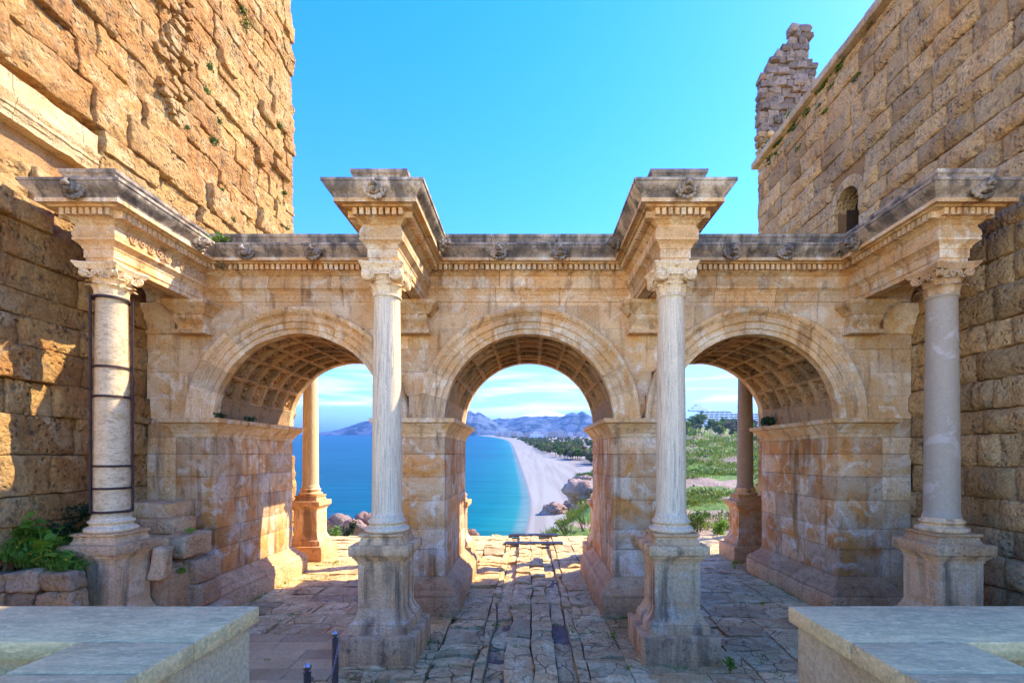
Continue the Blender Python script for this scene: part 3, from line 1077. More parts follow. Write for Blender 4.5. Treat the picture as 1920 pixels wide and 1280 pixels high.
def abacus(b, c, hw, z0, z1, dip=0.07):
    ring = []
    for k in range(4):
        a = math.pi / 2 * k
        for i in range(7):
            u = i / 6 * 2 - 1
            if abs(u) == 1: pass
            d_ = hw - dip * (1 - u * u)
            X_, Y_ = u * hw * 0.93, -d_
            ring.append((math.cos(a) * X_ - math.sin(a) * Y_, math.sin(a) * X_ + math.cos(a) * Y_))
    rings = [[(c[0] + s * x, c[1] + s * y, z) for x, y in ring] for s, z in ((0.86, z0), (0.90, z0 + 0.02), (0.97, z1 - 0.04), (1.0, z1 - 0.03), (1.0, z1))]
    b.loft(rings)


def volutes(b, c, zc, r, dx, dy, th):
    """scrolls on all four faces: spiral ridge on a drum"""
    for k in range(4):
        a = math.pi / 2 * k
        ux = Vector((math.cos(a), math.sin(a), 0)); nn = Vector((math.sin(a), -math.cos(a), 0)); uz = Vector((0, 0, 1))
        for s in (-1, 1):
            o_ = Vector((c[0], c[1], zc)) + ux * (s * dx) + nn * dy
            n = 18
            rings = []
            for rr_, w in ((0.02, -th), (r, -th), (r * 1.02, -0.02), (r * 0.98, 0.0), (r * 0.85, 0.0), (r * 0.8, -0.015), (0.05, -0.012), (0.03, 0.012), (0.004, 0.015)):
                rings.append([o_ + (ux * math.cos(2 * math.pi * i / n) + uz * math.sin(2 * math.pi * i / n)) * rr_ + nn * w for i in range(n)])
            b.loft(rings)
            pts = []
            N = 40
            for i in range(N + 1):
                t = i / N
                aa = math.pi / 2 + t * 2.3 * 2 * math.pi * (-s)
                q = r * (0.93 - 0.75 * t)
                pts.append(o_ + ux * (math.cos(aa) * q) + uz * (math.sin(aa) * q) + nn * 0.002)
            b.tube(pts, 0.014, 5)


def capital_composite(t, c, mat):
    b = MB(); b.lathe([(0.24, 6.92), (0.245, 7.0), (0.25, 7.1), (0.275, 7.18), (0.30, 7.22), (0.30, 7.26), (0.25, 7.28)], c, 32)
    bell = b.build('capital', M[mat], t, 50)
    b = MB()
    for i in range(8):
        acanthus(b, c, 2 * math.pi * i / 8 + math.pi / 8, 0.225, 6.925, 0.22, 0.085, 0.06)
    b.build('acanthus_leaves', M[mat], bell, 80)
    b = MB()
    for k in range(28):                  # tongues under the scroll band
        a = 2 * math.pi * k / 28
        p = Vector((c[0] + 0.285 * math.cos(a), c[1] + 0.285 * math.sin(a), 7.17))
        b.tube([p, p + Vector((0.02 * math.cos(a), 0.02 * math.sin(a), 0.075))], [0.014, 0.02], 6)
    volutes(b, c, 7.265, 0.125, 0.262, 0.365, 0.12)
    for k in range(4):                   # band with eggs between the scrolls
        a = math.pi / 2 * k
        ux = Vector((math.cos(a), math.sin(a), 0)); nn = Vector((math.sin(a), -math.cos(a), 0))
        o_ = Vector((c[0], c[1], 7.30)) + nn * 0.31
        vs = [o_ + ux * x + nn * y + Vector((0, 0, z)) for y in (-0.1, 0.03) for x, z in ((-0.25, -0.05), (0.25, -0.05), (0.25, 0.07), (-0.25, 0.07))]
        b.add(vs, [(4, 5, 6, 7), (0, 1, 5, 4), (1, 2, 6, 5), (2, 3, 7, 6), (3, 0, 4, 7)])
        for i in range(4):
            p = o_ + ux * (-0.105 + 0.07 * i) + nn * 0.025
            b.tube([p + Vector((0, 0, -0.03)), p + Vector((0, 0, 0.0)), p + Vector((0, 0, 0.035))], [0.012, 0.026, 0.02], 7)
    b.build('volutes', M[mat], bell, 45)
    b = MB(); abacus(b, c, 0.425, 7.345, 7.478, 0.06)
    for k in range(4):
        a = math.pi / 2 * k
        p = Vector((c[0] + math.sin(a) * 0.37, c[1] - math.cos(a) * 0.37, 7.42))
        b.tube([p - Vector((math.sin(a) * 0.03, -math.cos(a) * 0.03, 0)), p + Vector((math.sin(a) * 0.03, -math.cos(a) * 0.03, 0))], [0.045, 0.02], 8)
    b.build('abacus', M[mat], bell, 30)


def capital_corinthian(t, c, mat):
    b = MB(); b.lathe([(0.24, 6.92), (0.235, 7.1), (0.25, 7.25), (0.31, 7.34), (0.32, 7.36)], c, 32)
    bell = b.build('capital', M[mat], t, 50)
    b = MB()
    for i in range(8):
        acanthus(b, c, 2 * math.pi * i / 8, 0.225, 6.925, 0.20, 0.085, 0.12)
        acanthus(b, c, 2 * math.pi * i / 8 + math.pi / 8, 0.215, 6.97, 0.30, 0.08, 0.15)
    b.build('acanthus_leaves', M[mat], bell, 80)
    b = MB()
    for k in range(4):                   # corner scrolls
        a = math.pi / 2 * k + math.pi / 4
        nr = Vector((math.cos(a), math.sin(a), 0)); tg = Vector((-math.sin(a), math.cos(a), 0))
        o_ = Vector((c[0], c[1], 7.30)) + nr * 0.40
        for s in (-1, 1):
            pts = [Vector((c[0], c[1], 7.12)) + nr * 0.25 + tg * (0.08 * s), Vector((c[0], c[1], 7.24)) + nr * 0.29 + tg * (0.06 * s), Vector((c[0], c[1], 7.37)) + nr * 0.38 + tg * (0.035 * s)]
            N = 24
            for i in range(N + 1):
                q = i / N
                aa = math.pi / 2 - q * 2.2 * 2 * math.pi
                rr_ = 0.075 * (1 - 0.8 * q)
                pts.append(o_ + nr * (math.cos(aa) * rr_) + Vector((0, 0, math.sin(aa) * rr_)) + tg * (0.035 * s))
            b.tube(pts, 0.022, 6)
        b.tube([o_ - tg * 0.04, o_ + tg * 0.04], 0.066, 14)
        a2 = math.pi / 2 * k               # small inner scrolls
        n2 = Vector((math.sin(a2), -math.cos(a2), 0)); u2 = Vector((math.cos(a2), math.sin(a2), 0))
        for s in (-1, 1):
            o2 = Vector((c[0], c[1], 7.28)) + n2 * 0.31 + u2 * (0.06 * s)
            spiral(b, o2, u2 * (-s), Vector((0, 0, 1)), n2, 0.06, 1.7, 0.018)
    b.build('volutes', M[mat], bell, 60)
    b = MB(); abacus(b, c, 0.43, 7.365, 7.478, 0.09)
    b.build('abacus', M[mat], bell, 30)


YC, YB = -2.35, D + 2.35
specs = [
    (COLX[0], YC, 'old_shaft', 'pedestal', 'plinth', 'cor', 'white_carved', 'cracked white marble column strapped with dark iron hoops, beside the weeds at left'),
    (COLX[1], YC, 'white_shaft', 'pedestal', 'pedestal_dark', 'comp', 'white_carved', 'white streaked marble column with scroll capital, front left of the middle arch'),
    (COLX[2], YC, 'white_shaft', 'pedestal', 'pedestal_dark', 'comp', 'white_carved', 'white streaked marble column with scroll capital, front right of the middle arch'),
    (COLX[3], YC, 'granite', 'pedestal', 'plinth', 'cor', 'warm_carved', 'speckled grey granite column with leafy capital, near the right tower wall'),
    (COLX[0], YB, 'cream_shaft', 'pedestal', 'plinth', 'cor', 'warm_carved', 'sunlit cream column behind the gate, seen through the left arch'),
    (COLX[1], YB, 'cream_shaft', 'gate', 'plinth', 'cor', 'warm_carved', 'cream column behind the gate, its pedestal peeping past the left jamb of the middle arch'),
    (COLX[2], YB, 'cream_shaft', 'gate', 'plinth', 'cor', 'warm_carved', 'cream column behind the gate, its pedestal peeping past the right jamb of the middle arch'),
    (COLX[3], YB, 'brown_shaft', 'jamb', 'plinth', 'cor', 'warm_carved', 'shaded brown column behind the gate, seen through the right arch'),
]
cols = []
for x, y, sm, pm, pd, cap, cm, lab in specs:
    t = thing('column', (x, y, 0), lab, 'column', 'columns of the gate')
    pedestal(t, (x, y), pm, pd)
    col_base(t, (x, y), 'white_carved' if sm in ('white_shaft', 'old_shaft') else 'pedestal')
    shaft(t, (x, y), sm)
    (capital_composite if cap == 'comp' else capital_corinthian)(t, (x, y), cm)
    cols.append(t)
# iron straps of the outer left column
t = cols[0]; x, y = COLX[0], YC
for z in (6.86, 5.53, 4.96, 3.62, 3.19, 2.74):
    r = 0.295 - 0.038 * ((max(z, 2.8) - 2.8) / 4.03) ** 1.5 + (0.03 if z > 6.8 or z < 2.8 else 0.0)
    b = MB(); b.lathe([(r - 0.012, z - 0.022), (r + 0.014, z - 0.022), (r + 0.014, z + 0.022), (r - 0.012, z + 0.022)], (x, y), 32)
    b.build('iron_hoop', M['iron'], t, 40)
for a in (205, 238, 25):
    a = math.radians(a)
    b = MB(); r = 0.325
    p = Vector((x + r * math.cos(a), y + r * math.sin(a), 0))
    b.tube([p + Vector((0, 0, 2.72)), p + Vector((0, 0, 4.6)), p + Vector((0, 0, 6.88))], 0.022, 4)
    b.build('iron_bar', M['iron'], t)

# ------------------------------------------------------------------ towers
def to_px(p):
    d = p[1] - EYE.y
    if d < 0.5: return (-9999, -9999)
    return (992 + p[0] / d * 900, 853 - (p[2] - EYE.z) / d * 900)


def in_view(p, m=110):
    x, y = to_px(p)
    return -m < x < 1920 + m and -m < y < 1280 + m


def hidden_by_gate(y0, y1, z1):
    return y0 > -0.05 and y1 < D + 0.1 and z1 < 8.3


def courses(z0, z1, h0, h1, rr):
    zs = [z0]
    while zs[-1] < z1:
        zs.append(zs[-1] + rr.uniform(h0, h1))
    return zs


WX = 9.48                               # plane of the tower walls
# left tower: golden, eroded
TL_END = 7.3
tower_l = thing('stone_tower', (-12.5, -2.0, 0), 'tall golden eroded stone tower wall at the left, sunlit above the gate', 'tower')
b = MB(); b.box(-18, -WX - 0.12, -6.5, TL_END - 0.06, -0.5, 27.0)
b.build('wall_core', M['mortar'], tower_l)
RL = random.Random(21)


def left_stone(y0, y1, z0, z1):
    b = MB()
    near = y0 < 0 and z0 < 8.5
    out = RL.uniform(-0.07, 0.08)
    if RL.random() < 0.16: out += RL.choice((-0.07, 0.08))
    g = 0.007
    am = 0.55 if near else 1.0
    sd = RL.random() * 50

    def wp(p):
        if p.x < -WX - 0.05: return p
        w = 0.12 * nz(p.y * 0.45, p.z * 0.6, 1.3) + 0.05 * nz(p.y * 1.3, p.z * 1.7, 4.1) + 0.04 * nz(p.y * 3.7, p.z * 4.3, sd) + 0.045 * nz(p.y * 9, p.z * 10, sd)
        if not near:
            w += 0.14 * min(0, nz(p.y * 1.1, p.z * 1.6, 11.0) + 0.12)
        return Vector((p.x + w * am, p.y, p.z))
    k = 2 if (y1 - y0) * (z1 - z0) > 0.45 else 0
    rough_box(b, -WX - 0.40, -WX + 0.14 + out, y0 + g, y1 - g, z0 + g, z1 - g, 0.022 if near else RL.uniform(0.018, 0.04), 0.022, 4.0, (1, 7 + k, 5 + k), ('-x',), sd, wp)
    b.build('stone', M['tower_l'], tower_l, 180)


def left_moulding_zone(y0, y1, z0, z1):
    return z1 > 9.88 and z0 < 10.72 and y1 > -5.6 and y0 < -1.35


zs = courses(0.0, 23.5, 0.46, 0.82, RL)
for k in range(len(zs) - 1):
    z0, z1 = zs[k], zs[k + 1]
    y = -4.3 - RL.random() * 0.6
    fine = z0 > 9
    while y < TL_END - 0.2:
        L = RL.uniform(0.65, 1.7) * (0.72 if (y > 2.6 and fine) else 1.0)
        y1 = min(y + L, TL_END)
        if TL_END - y1 < 0.3: y1 = TL_END
        mid = (-WX, (y + y1) / 2, (z0 + z1) / 2)
        vis = in_view(mid, 130) or in_view((-WX, y1, z0), 130)
        if vis and not hidden_by_gate(y, y1, z1) and not left_moulding_zone(y, y1, z0, z1):
            if y > 2.4 and fine and RL.random() < 0.35 and z1 - z0 > 0.55:
                zm = (z0 + z1) / 2 + RL.uniform(-0.08, 0.08)
                left_stone(y, y1, z0, zm); left_stone(y, y1, zm, z1)
            else:
                left_stone(y, y1, z0, z1)
        y = y1
# the surviving length of pale moulding on the left tower
y = -5.6
while y < -1.4:
    y1 = min(y + RL.uniform(0.9, 1.5), -1.35)
    b = MB()
    pr = [(-0.3, 9.9), (0.10, 9.9), (0.11, 10.0), (0.13, 10.02), (0.13, 10.09), (0.155, 10.11), (0.155, 10.18), (0.19, 10.22), (0.20, 10.28), (0.205, 10.31), (0.14, 10.33), (0.12, 10.5), (0.12, 10.72), (-0.3, 10.72)]
    rings = []
    for q in range(13):
        yy = y + 0.006 + (y1 - y - 0.012) * q / 12
        rings.append([(-WX + p + 0.02 + (0.035 * nz(yy * 4, z * 5, 2) + 0.02 * nz(yy * 11, z * 12, 6) - (0.10 * max(0, nz(yy * 1.5, z * 1.2, 9) - 0.1) if z > 10.3 else 0) if p > 0 else 0), yy, z + 0.012 * nz(yy * 5, z * 3, 4)) for p, z in pr])
    b.loft(rings)
    b.build('moulding', M['tower_trim'], tower_l, 40)
    y = y1
# crevice of tumbled rubble running up the left tower
b = MB()
for i in range(150):
    z = RL.uniform(12.5, 22)
    y = 0.9 + (z - 15) * 0.06 + RL.gauss(0, 0.28)
    s = RL.uniform(0.06, 0.15)
    if not in_view((-WX, y, z), 60): continue
    rough_box(b, -WX - 0.1, -WX + 0.20 + s * 0.5 * RL.random(), y - s * 1.3, y + s * 1.3, z - s * 0.7, z + s * 0.7, s * 0.22, s * 0.45, 5, (1, 1, 1), (), RL.random() * 90)
tag(b.build('crevice_rubble', M['tower_l'], tower_l, 180), kind='stuff')

# right tower: squared ochre blocks, ledge, niche, ruined turret
TR_END, LEDGE = 7.95, 15.62
tower_r = thing('stone_tower', (12.5, -2.0, 0), 'ochre tower of squared bossed blocks at the right, with ledge, niche and ruined top', 'tower')
NY0, NY1, NZ0, NZ1 = 1.93, 2.97, 10.1, 11.72
b = MB()
b.box(13.0, 18, -6.5, TR_END - 0.05, -0.5, LEDGE)
b.box(WX, 13.0, -6.5, NY0, -0.5, LEDGE)
b.box(WX, 13.0, NY1, TR_END - 0.05, -0.5, LEDGE)
b.box(WX, 13.0, NY0, NY1, -0.5, NZ0)
b.box(WX, 13.0, NY0, NY1, NZ1 + 0.02, LEDGE)
b.build('wall_core', M['mortar'], tower_r)
RR = random.Random(33)
b = MB()                                 # added lining, coloured near-black to stand in for shade inside the niche
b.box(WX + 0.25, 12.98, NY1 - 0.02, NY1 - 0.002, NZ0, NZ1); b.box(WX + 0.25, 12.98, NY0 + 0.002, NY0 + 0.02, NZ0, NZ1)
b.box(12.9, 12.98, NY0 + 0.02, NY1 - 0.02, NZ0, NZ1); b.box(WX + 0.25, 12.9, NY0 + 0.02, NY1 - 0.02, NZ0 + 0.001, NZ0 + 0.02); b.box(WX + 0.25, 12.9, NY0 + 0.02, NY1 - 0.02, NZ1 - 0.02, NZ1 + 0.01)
b.build('niche_shade_lining', M['niche_shade'], tower_r)
# spandrels closing the niche to an arch
nc, nr = (NY0 + NY1) / 2, (NY1 - NY0) / 2
for s in (-1, 1):
    b = MB()
    poly = [(nc + s * nr, NZ1 + 0.03), (nc, NZ1 + 0.03)]
    for i in range(9):
        a = math.pi / 2 * (1 - i / 8)
        poly.append((nc + s * nr * math.cos(a), NZ1 - nr + nr * math.sin(a)))
    rings = [[(x, yy, zz) for yy, zz in poly] for x in (WX + 0.02, WX + 0.5)]
    b.loft(rings)
    b.build('niche_spandrel', M['tower_r'], tower_r)
for i in range(7):                      # ring of stones round the niche
    a0, a1 = math.pi * (i + 0.03) / 7, math.pi * (i + 0.97) / 7
    b = MB()
    rings = []
    for q in range(4):
        a = a0 + (a1 - a0) * q / 3
        rings.append([(x, nc + math.cos(a) * r, NZ1 - nr + math.sin(a) * r) for x, r in ((WX + 0.1, nr), (WX - 0.11, nr), (WX - 0.13, nr + 0.16), (WX - 0.10, nr + 0.3), (WX + 0.1, nr + 0.3))])
    b.loft(rings)
    b.build('niche_voussoir', M['tower_r'], tower_r, 40)


def right_stone(y0, y1, z0, z1):
    b = MB()
    out = RR.uniform(0.0, 0.05)
    g = 0.007
    boss = RR.uniform(0.03, 0.09) if RR.random() < 0.75 else 0.01
    yc, zc, hy, hz = (y0 + y1) / 2, (z0 + z1) / 2, (y1 - y0) / 2, (z1 - z0) / 2

    def wp(p):
        if p.x > WX: return p
        ey = max(0, 1 - abs(p.y - yc) / hy); ez = max(0, 1 - abs(p.z - zc) / hz)
        k = min(1, ey * hy / 0.10) * min(1, ez * hz / 0.10)
        return Vector((p.x - boss * k * k, p.y, p.z))
    rough_box(b, WX - 0.07 - out, WX + 0.3, y0 + g, y1 - g, z0 + g, z1 - g, 0.03, 0.036, 3.2, (1, 7, 5), ('+x',), RR.random() * 80, wp)
    b.build('stone', M['tower_r'], tower_r, 180)


zs = courses(0.0, LEDGE - 0.02, 0.46, 0.68, RR)
zs[-1] = LEDGE - 0.01
for k in range(len(zs) - 1):
    z0, z1 = zs[k], zs[k + 1]
    y = -4.0 - RR.random() * 0.5
    while y < TR_END - 0.2:
        L = RR.choice((RR.uniform(0.45, 0.75), RR.uniform(0.9, 1.45)))
        y1 = min(y + L, TR_END)
        if TR_END - y1 < 0.3: y1 = TR_END
        pieces = [(y, y1)]
        if z1 > NZ0 and z0 < NZ1 + 0.28:
            lo, hi = (NY0, NY1) if z0 < NZ1 - nr - 0.1 else (NY0 - 0.2, NY1 + 0.2)
            if z0 >= NZ1: lo, hi = NY0 + 0.1, NY1 - 0.1
            pieces = []
            if y < lo: pieces.append((y, min(y1, lo)))
            if y1 > hi: pieces.append((max(y, hi), y1))
        for a, c in pieces:
            mid = (WX, (a + c) / 2, (z0 + z1) / 2)
            if c - a > 0.12 and in_view(mid, 130) and not hidden_by_gate(a, c, z1):
                right_stone(a, c, z0, z1)
        y = y1
y = -6.5
while y < TR_END + 0.1:                  # ledge slabs
    y1 = min(y + RR.uniform(0.8, 1.5), TR_END + 0.18)
    b = MB()
    rough_box(b, WX - 0.30 + RR.uniform(-0.02, 0.02), WX + 1.2, y + 0.004, y1 - 0.004, LEDGE + 0.002, LEDGE + 0.26, 0.03, 0.02, 3, (2, 3, 1), (), RR.random() * 50)
    b.build('ledge_slab', M['ledge'], tower_r, 50)
    y = y1
    if TR_END + 0.18 - y < 0.05: break
# ruined turret wall standing on the far end of the tower
prof = [((px - 992) / 900 * 19.3, 3.83 + (853 - py) / 900 * 19.3) for px, py in ((1425, 335), (1424, 150), (1432, 135), (1448, 112), (1468, 88), (1488, 56), (1499, 46), (1510, 58), (1517, 76), (1516, 116), (1530, 125), (1530, 168), (1520, 196), (1560, 300), (1560, 335))]


def in_poly(x, z):
    r = False
    n = len(prof)
    for i in range(n):
        (xa, za), (xb, zb) = prof[i], prof[(i + 1) % n]
        if (za > z) != (zb > z) and x < (xb - xa) * (z - za) / (zb - za) + xa: r = not r
    return r


b = MB(); b.prism([(11.1 + (x - 11.1) * 0.93, 15.0 + (z - 15.0) * 0.97) for x, z in prof], 7.54, 7.88)
b.build('turret_core', M['ruin'], tower_r)
z = 15.88
while z < 21.3:
    h = RR.uniform(0.15, 0.30)
    x = 9.30 - RR.random() * 0.1
    while x < 12.9:
        L = RR.uniform(0.2, 0.5)
        if in_poly(x + L / 2, z + h / 2):
            b = MB()
            rough_box(b, x + 0.001, x + L - 0.001, 7.5 - RR.uniform(0, 0.14), 7.8, z + 0.001, z + h - 0.001, 0.02, 0.075, 4, (2, 1, 2), ('+y',), RR.random() * 60)
            b.build('turret_stone', M['ruin'] if z > 16.6 else M['tower_r'], tower_r, 180)
        x += L
    z += h

# ------------------------------------------------------------------ paving
def quad_stone(b, q, z0, z1, rr, rough=0.02, n=4, drop=0.03, seed=0.0):
    """paving stone from four plan corners, worn round at the edges"""
    idx = {}
    vs, fs = [], []
    for i in range(n + 1):
        for j in range(n + 1):
            u, v = i / n, j / n
            x = (q[0][0] * (1 - u) + q[1][0] * u) * (1 - v) + (q[3][0] * (1 - u) + q[2][0] * u) * v
            y = (q[0][1] * (1 - u) + q[1][1] * u) * (1 - v) + (q[3][1] * (1 - u) + q[2][1] * u) * v
            edge = i in (0, n) or j in (0, n)
            corner = i in (0, n) and j in (0, n)
            zz = z1 + rough * 1.3 * nz(x, y, seed, 1.9) + rough * 0.6 * nz(x, y, seed, 5.5) + rough * 0.35 * nz(x, y, seed, 11.0)
            if edge:
                zz -= drop * (1.6 if corner else 1.0)
                x += 0.012 * nz(x * 3, y * 3, seed + 4); y += 0.012 * nz(x * 3, y * 3, seed + 9)
            idx[i, j] = len(vs); vs.append((x, y, zz))
    for i in range(n):
        for j in range(n):
            fs.append((idx[i, j], idx[i + 1, j], idx[i + 1, j + 1], idx[i, j + 1]))
    rim = [(i, 0) for i in range(n)] + [(n, j) for j in range(n)] + [(i, n) for i in range(n, 0, -1)] + [(0, j) for j in range(n, 0, -1)]
    base = len(vs)
    for (i, j) in rim:
        p = vs[idx[i, j]]; vs.append((p[0], p[1], z0))
    m_ = len(rim)
    for k in range(m_):
        fs.append((idx[rim[k]], base + k, base + (k + 1) % m_, idx[rim[(k + 1) % m_]]))
    b.add(vs, fs)


pavement = tag(MB().build('pavement', None), kind='structure')
RP = random.Random(5)
FOOT = [(x0 - 0.3, x1 + 0.3, -0.3, D + 0.3) for x0, x1 in PIERS] + [(x - 0.68, x + 0.68, y - 0.68, y + 0.68) for x in COLX for y in (YC, YB)]


def blocked(q):
    xs = [p[0] for p in q]; ys = [p[1] for p in q]
    return any(min(xs) > f[0] and max(xs) < f[1] and min(ys) > f[2] and max(ys) < f[3] for f in FOOT)


stones = []      # (apparent size, builder args)


def put(q, z1, mat, rough, n, drop):
    if blocked(q): return
    c = (sum(p[0] for p in q) / 4, sum(p[1] for p in q) / 4)
    d = c[1] - EYE.y
    size = abs(q[2][1] - q[0][1]) * 3.83 / d / d * abs(q[2][0] - q[0][0]) / d
    stones.append((size, q, z1, mat, rough, n, drop))


# carriageway with two wheel ruts
LANES = [(-1.80, -0.98, 0.0), (-0.98, -0.79, -0.02), (-0.79, -0.44, -0.13), (-0.44, 0.06, 0.02), (0.06, 0.50, 0.01), (0.50, 0.86, -0.125), (0.86, 1.06, -0.02), (1.06, 1.80, 0.0)]
for li, (xa, xb, dz) in enumerate(LANES):
    y = -4.6 + RP.random() * 0.3
    while y < FLOOR_END - 0.25:
        L = RP.choice((RP.uniform(0.28, 0.5), RP.uniform(0.5, 1.15))) * (1.0 if abs(dz) < 0.05 else 1.4) * (1.0 if y < 4 else 1.3)
        y1 = min(y + L, FLOOR_END)
        w = 0.07 * nz(y * 0.8, li * 3.0, 1.0)
        w1 = 0.07 * nz(y1 * 0.8, li * 3.0, 1.0)
        v0 = 0.07 * nz(y * 0.8, (li + 1) * 3.0, 1.0)
        v1 = 0.07 * nz(y1 * 0.8, (li + 1) * 3.0, 1.0)
        g = 0.012
        tl = RP.uniform(-0.09, 0.09)
        if not (li == 5 and y < -1.2 and y1 > -1.55):
            rise = 0.0 if y < 4.6 else 0.02
            put([(xa + w * 2 + g, y + g), (xb + v0 * 2 - g, y + g + tl), (xb + v1 * 2 - g, y1 - g + tl), (xa + w1 * 2 + g, y1 - g)],
                dz + rise + RP.uniform(-0.03, 0.03), 'pave', 0.06 if abs(dz) < 0.05 else 0.05, 6, RP.uniform(0.006, 0.02))
        y = y1 + (0.0)
# flanking pavement, big irregular slabs; plain cut slabs in the near left corner
for side in (-1, 1):
    y = -4.8
    while y < FLOOR_END - 0.3:
        modern = side < 0 and y < -1.75
        H = 0.42 if modern else RP.uniform(0.55, 1.0)
        y1 = min(y + H, FLOOR_END)
        x = 1.80
        while x < 9.4:
            L = RP.uniform(0.7, 1.0) if modern else RP.uniform(0.7, 1.7)
            x1 = min(x + L, 9.45)
            mod = modern and x > 3.35
            xa, xb = (x, x1) if side > 0 else (-x1, -x)
            j = 0.0 if mod else 0.06
            g = 0.004 if mod else 0.014
            jit = lambda: RP.uniform(-j, j)
            q = [(xa + g, y + g + j * nz(xa * 2, y * 2, 4)), (xb - g, y + g + j * nz(xb * 2, y * 2, 4)), (xb - g + j * nz(xb, y1, 8), y1 - g + j * nz(xb * 2, y1 * 2, 4)), (xa + g + j * nz(xa, y1, 8), y1 - g + j * nz(xa * 2, y1 * 2, 4))]
            put(q, (0.0 if mod else RP.uniform(-0.02, 0.02)), 'slab' if mod else 'pave', 0.003 if mod else 0.03, 2 if mod else 5, 0.004 if mod else 0.014)
            x = x1
            if 9.45 - x < 0.1: break
        y = y1
stones.sort(key=lambda s: -s[0])
rest = MB()
for k, (sz, q, z1, mat, rough, n, drop) in enumerate(stones):
    if k < 300:
        b = MB()
        quad_stone(b, q, -0.3, z1, RP, rough, n, drop, k * 1.3)
        b.build('paving_stone', M[mat], pavement, 50)
    else:
        quad_stone(rest, q, -0.3, z1, RP, rough, 3, drop, k * 1.3)
tag(rest.build('small_paving_stones', M['pave'], pavement, 50), kind='stuff')

# drain grates by the terrace edge
for k, (y0, x0, x1, where) in enumerate(((8.75, -1.05, 1.45, 'nearer'), (10.85, -0.95, 1.35, 'farther'))):
    t = thing('drain_grate', ((x0 + x1) / 2, y0 + 0.2, 0.03), 'dark metal drain grate set across the terrace paving, the %s of two' % where, 'drain grate', 'drain grates')
    b = MB()
    for (a, c, d_, e_) in ((x0, x1, y0, y0 + 0.03), (x0, x1, y0 + 0.37, y0 + 0.4), (x0, x0 + 0.03, y0 + 0.03, y0 + 0.37), (x1 - 0.03, x1, y0 + 0.03, y0 + 0.37)):
        b.box(a, c, d_, e_, -0.02, 0.085)
    b.build('frame', M['grate'], t)
    b = MB()
    x = x0 + 0.06
    while x < x1 - 0.05:
        b.box(x, x + 0.025, y0 + 0.03, y0 + 0.37, 0.0, 0.08); x += 0.055
    tag(b.build('bars', M['grate'], t), kind='stuff')

# ------------------------------------------------------------------ parapets in the foreground
PZ = 2.68
for s, lab in ((-1, 'grey marble coped parapet round a planting bed in the left foreground'), (1, 'grey marble coped parapet round a planting bed in the right foreground')):
    xi = 2.06 if s < 0 else 1.98
    t = thing('parapet', (s * 5.5, -9.5, 0), lab, 'parapet', 'parapets flanking the steps')
    X = lambda a, c: (min(s * a, s * c), max(s * a, s * c))
    b = MB(); xa, xb = X(xi + 0.05, 9.36); b.box(xa, xb, -8.74, -8.13, -0.16, PZ - 0.12)
    b.build('far_wall', M['parapet'], t)
    b = MB(); xa, xb = X(xi + 0.05, xi + 0.66); b.box(xa, xb, -13.1, -8.742, -0.16, PZ - 0.12)
    b.build('side_wall', M['parapet'], t)
    cuts = [xi, xi + 2.9, xi + 5.2, 9.36]
    for k in range(3):
        b = MB(); xa, xb = X(cuts[k] + (0.003 if k else 0), cuts[k + 1] - 0.003)
        rough_box(b, xa, xb, -8.79, -8.08, PZ - 0.12, PZ, 0.012, 0.004, 3, (4, 2, 1), (), k + s * 3)
        b.build('coping_slab', M['coping'], t, 40)
    cy = [-8.793, -9.22, -10.6, -12.0, -13.1]
    for k in range(4):
        b = MB(); xa, xb = X(xi, xi + 0.71)
        rough_box(b, xa, xb, cy[k + 1] + 0.003, cy[k] - 0.003, PZ - 0.12, PZ, 0.012, 0.004, 3, (2, 3, 1), (), k + s * 7)
        b.build('coping_slab', M['coping'], t, 40)
    b = MB(); xa, xb = X(xi + 0.66, 9.3); b.box(xa, xb, -13.1, -8.74, -0.1, PZ - 0.33)
    b.build('planting_bed', M['grass_earth'], t)

# ------------------------------------------------------------------ left corner: low wall, bank, tumbled steps
low = thing('low_stone_wall', (-8.7, -3.28, 0), 'low rough stone retaining wall under the weeds, left of the strapped column', 'wall')
RS2 = random.Random(12)
rows = [(0.0, 0.5), (0.5, 1.0), (1.0, 1.45), (1.45, 1.78)]
for (z0, z1) in rows:
    x = -9.45
    while x < -8.0:
        L = RS2.uniform(0.34, 0.72)
        x1 = min(x + L, -7.92)
        if -7.92 - x1 < 0.2: x1 = -7.92
        b = MB()
        rough_box(b, x + 0.006, x1 - 0.006, -3.46 + RS2.uniform(-0.05, 0.04), -3.10, z0 + 0.006, z1 - 0.006 + (RS2.uniform(-0.04, 0.09) if z1 > 1.6 else 0), 0.05, 0.06, 3.2, (6, 2, 5), (), RS2.random() * 70)
        b.build('stone', M['rubble'], low, 180)
        x = x1
# earth bank behind it, rising to the tower
def bank_z(x, y):
    return 1.66 + 0.40 * max(0, -8.15 - x) / 1.3 + 0.30 * max(0, y + 2.6) / 2.3


b = MB()
vs, fs = [], []
NX, NYY = 10, 26
for i in range(NX + 1):
    for j in range(NYY + 1):
        u, v = i / NX, j / NYY
        x = -9.45 + u * 1.3
        y = -3.2 + v * 2.9
        z = bank_z(x, y) + 0.08 * nz(x * 2, y * 2, 3)
        if i == NX: z = 0.1
        vs.append((x, y, z))
for i in range(NX):
    for j in range(NYY):
        a = i * (NYY + 1) + j
        fs.append((a, a + 1, a + NYY + 2, a + NYY + 1))
b.add(vs, fs)
tag(b.build('earth_bank', M['grass_earth'], None, 60), kind='structure')

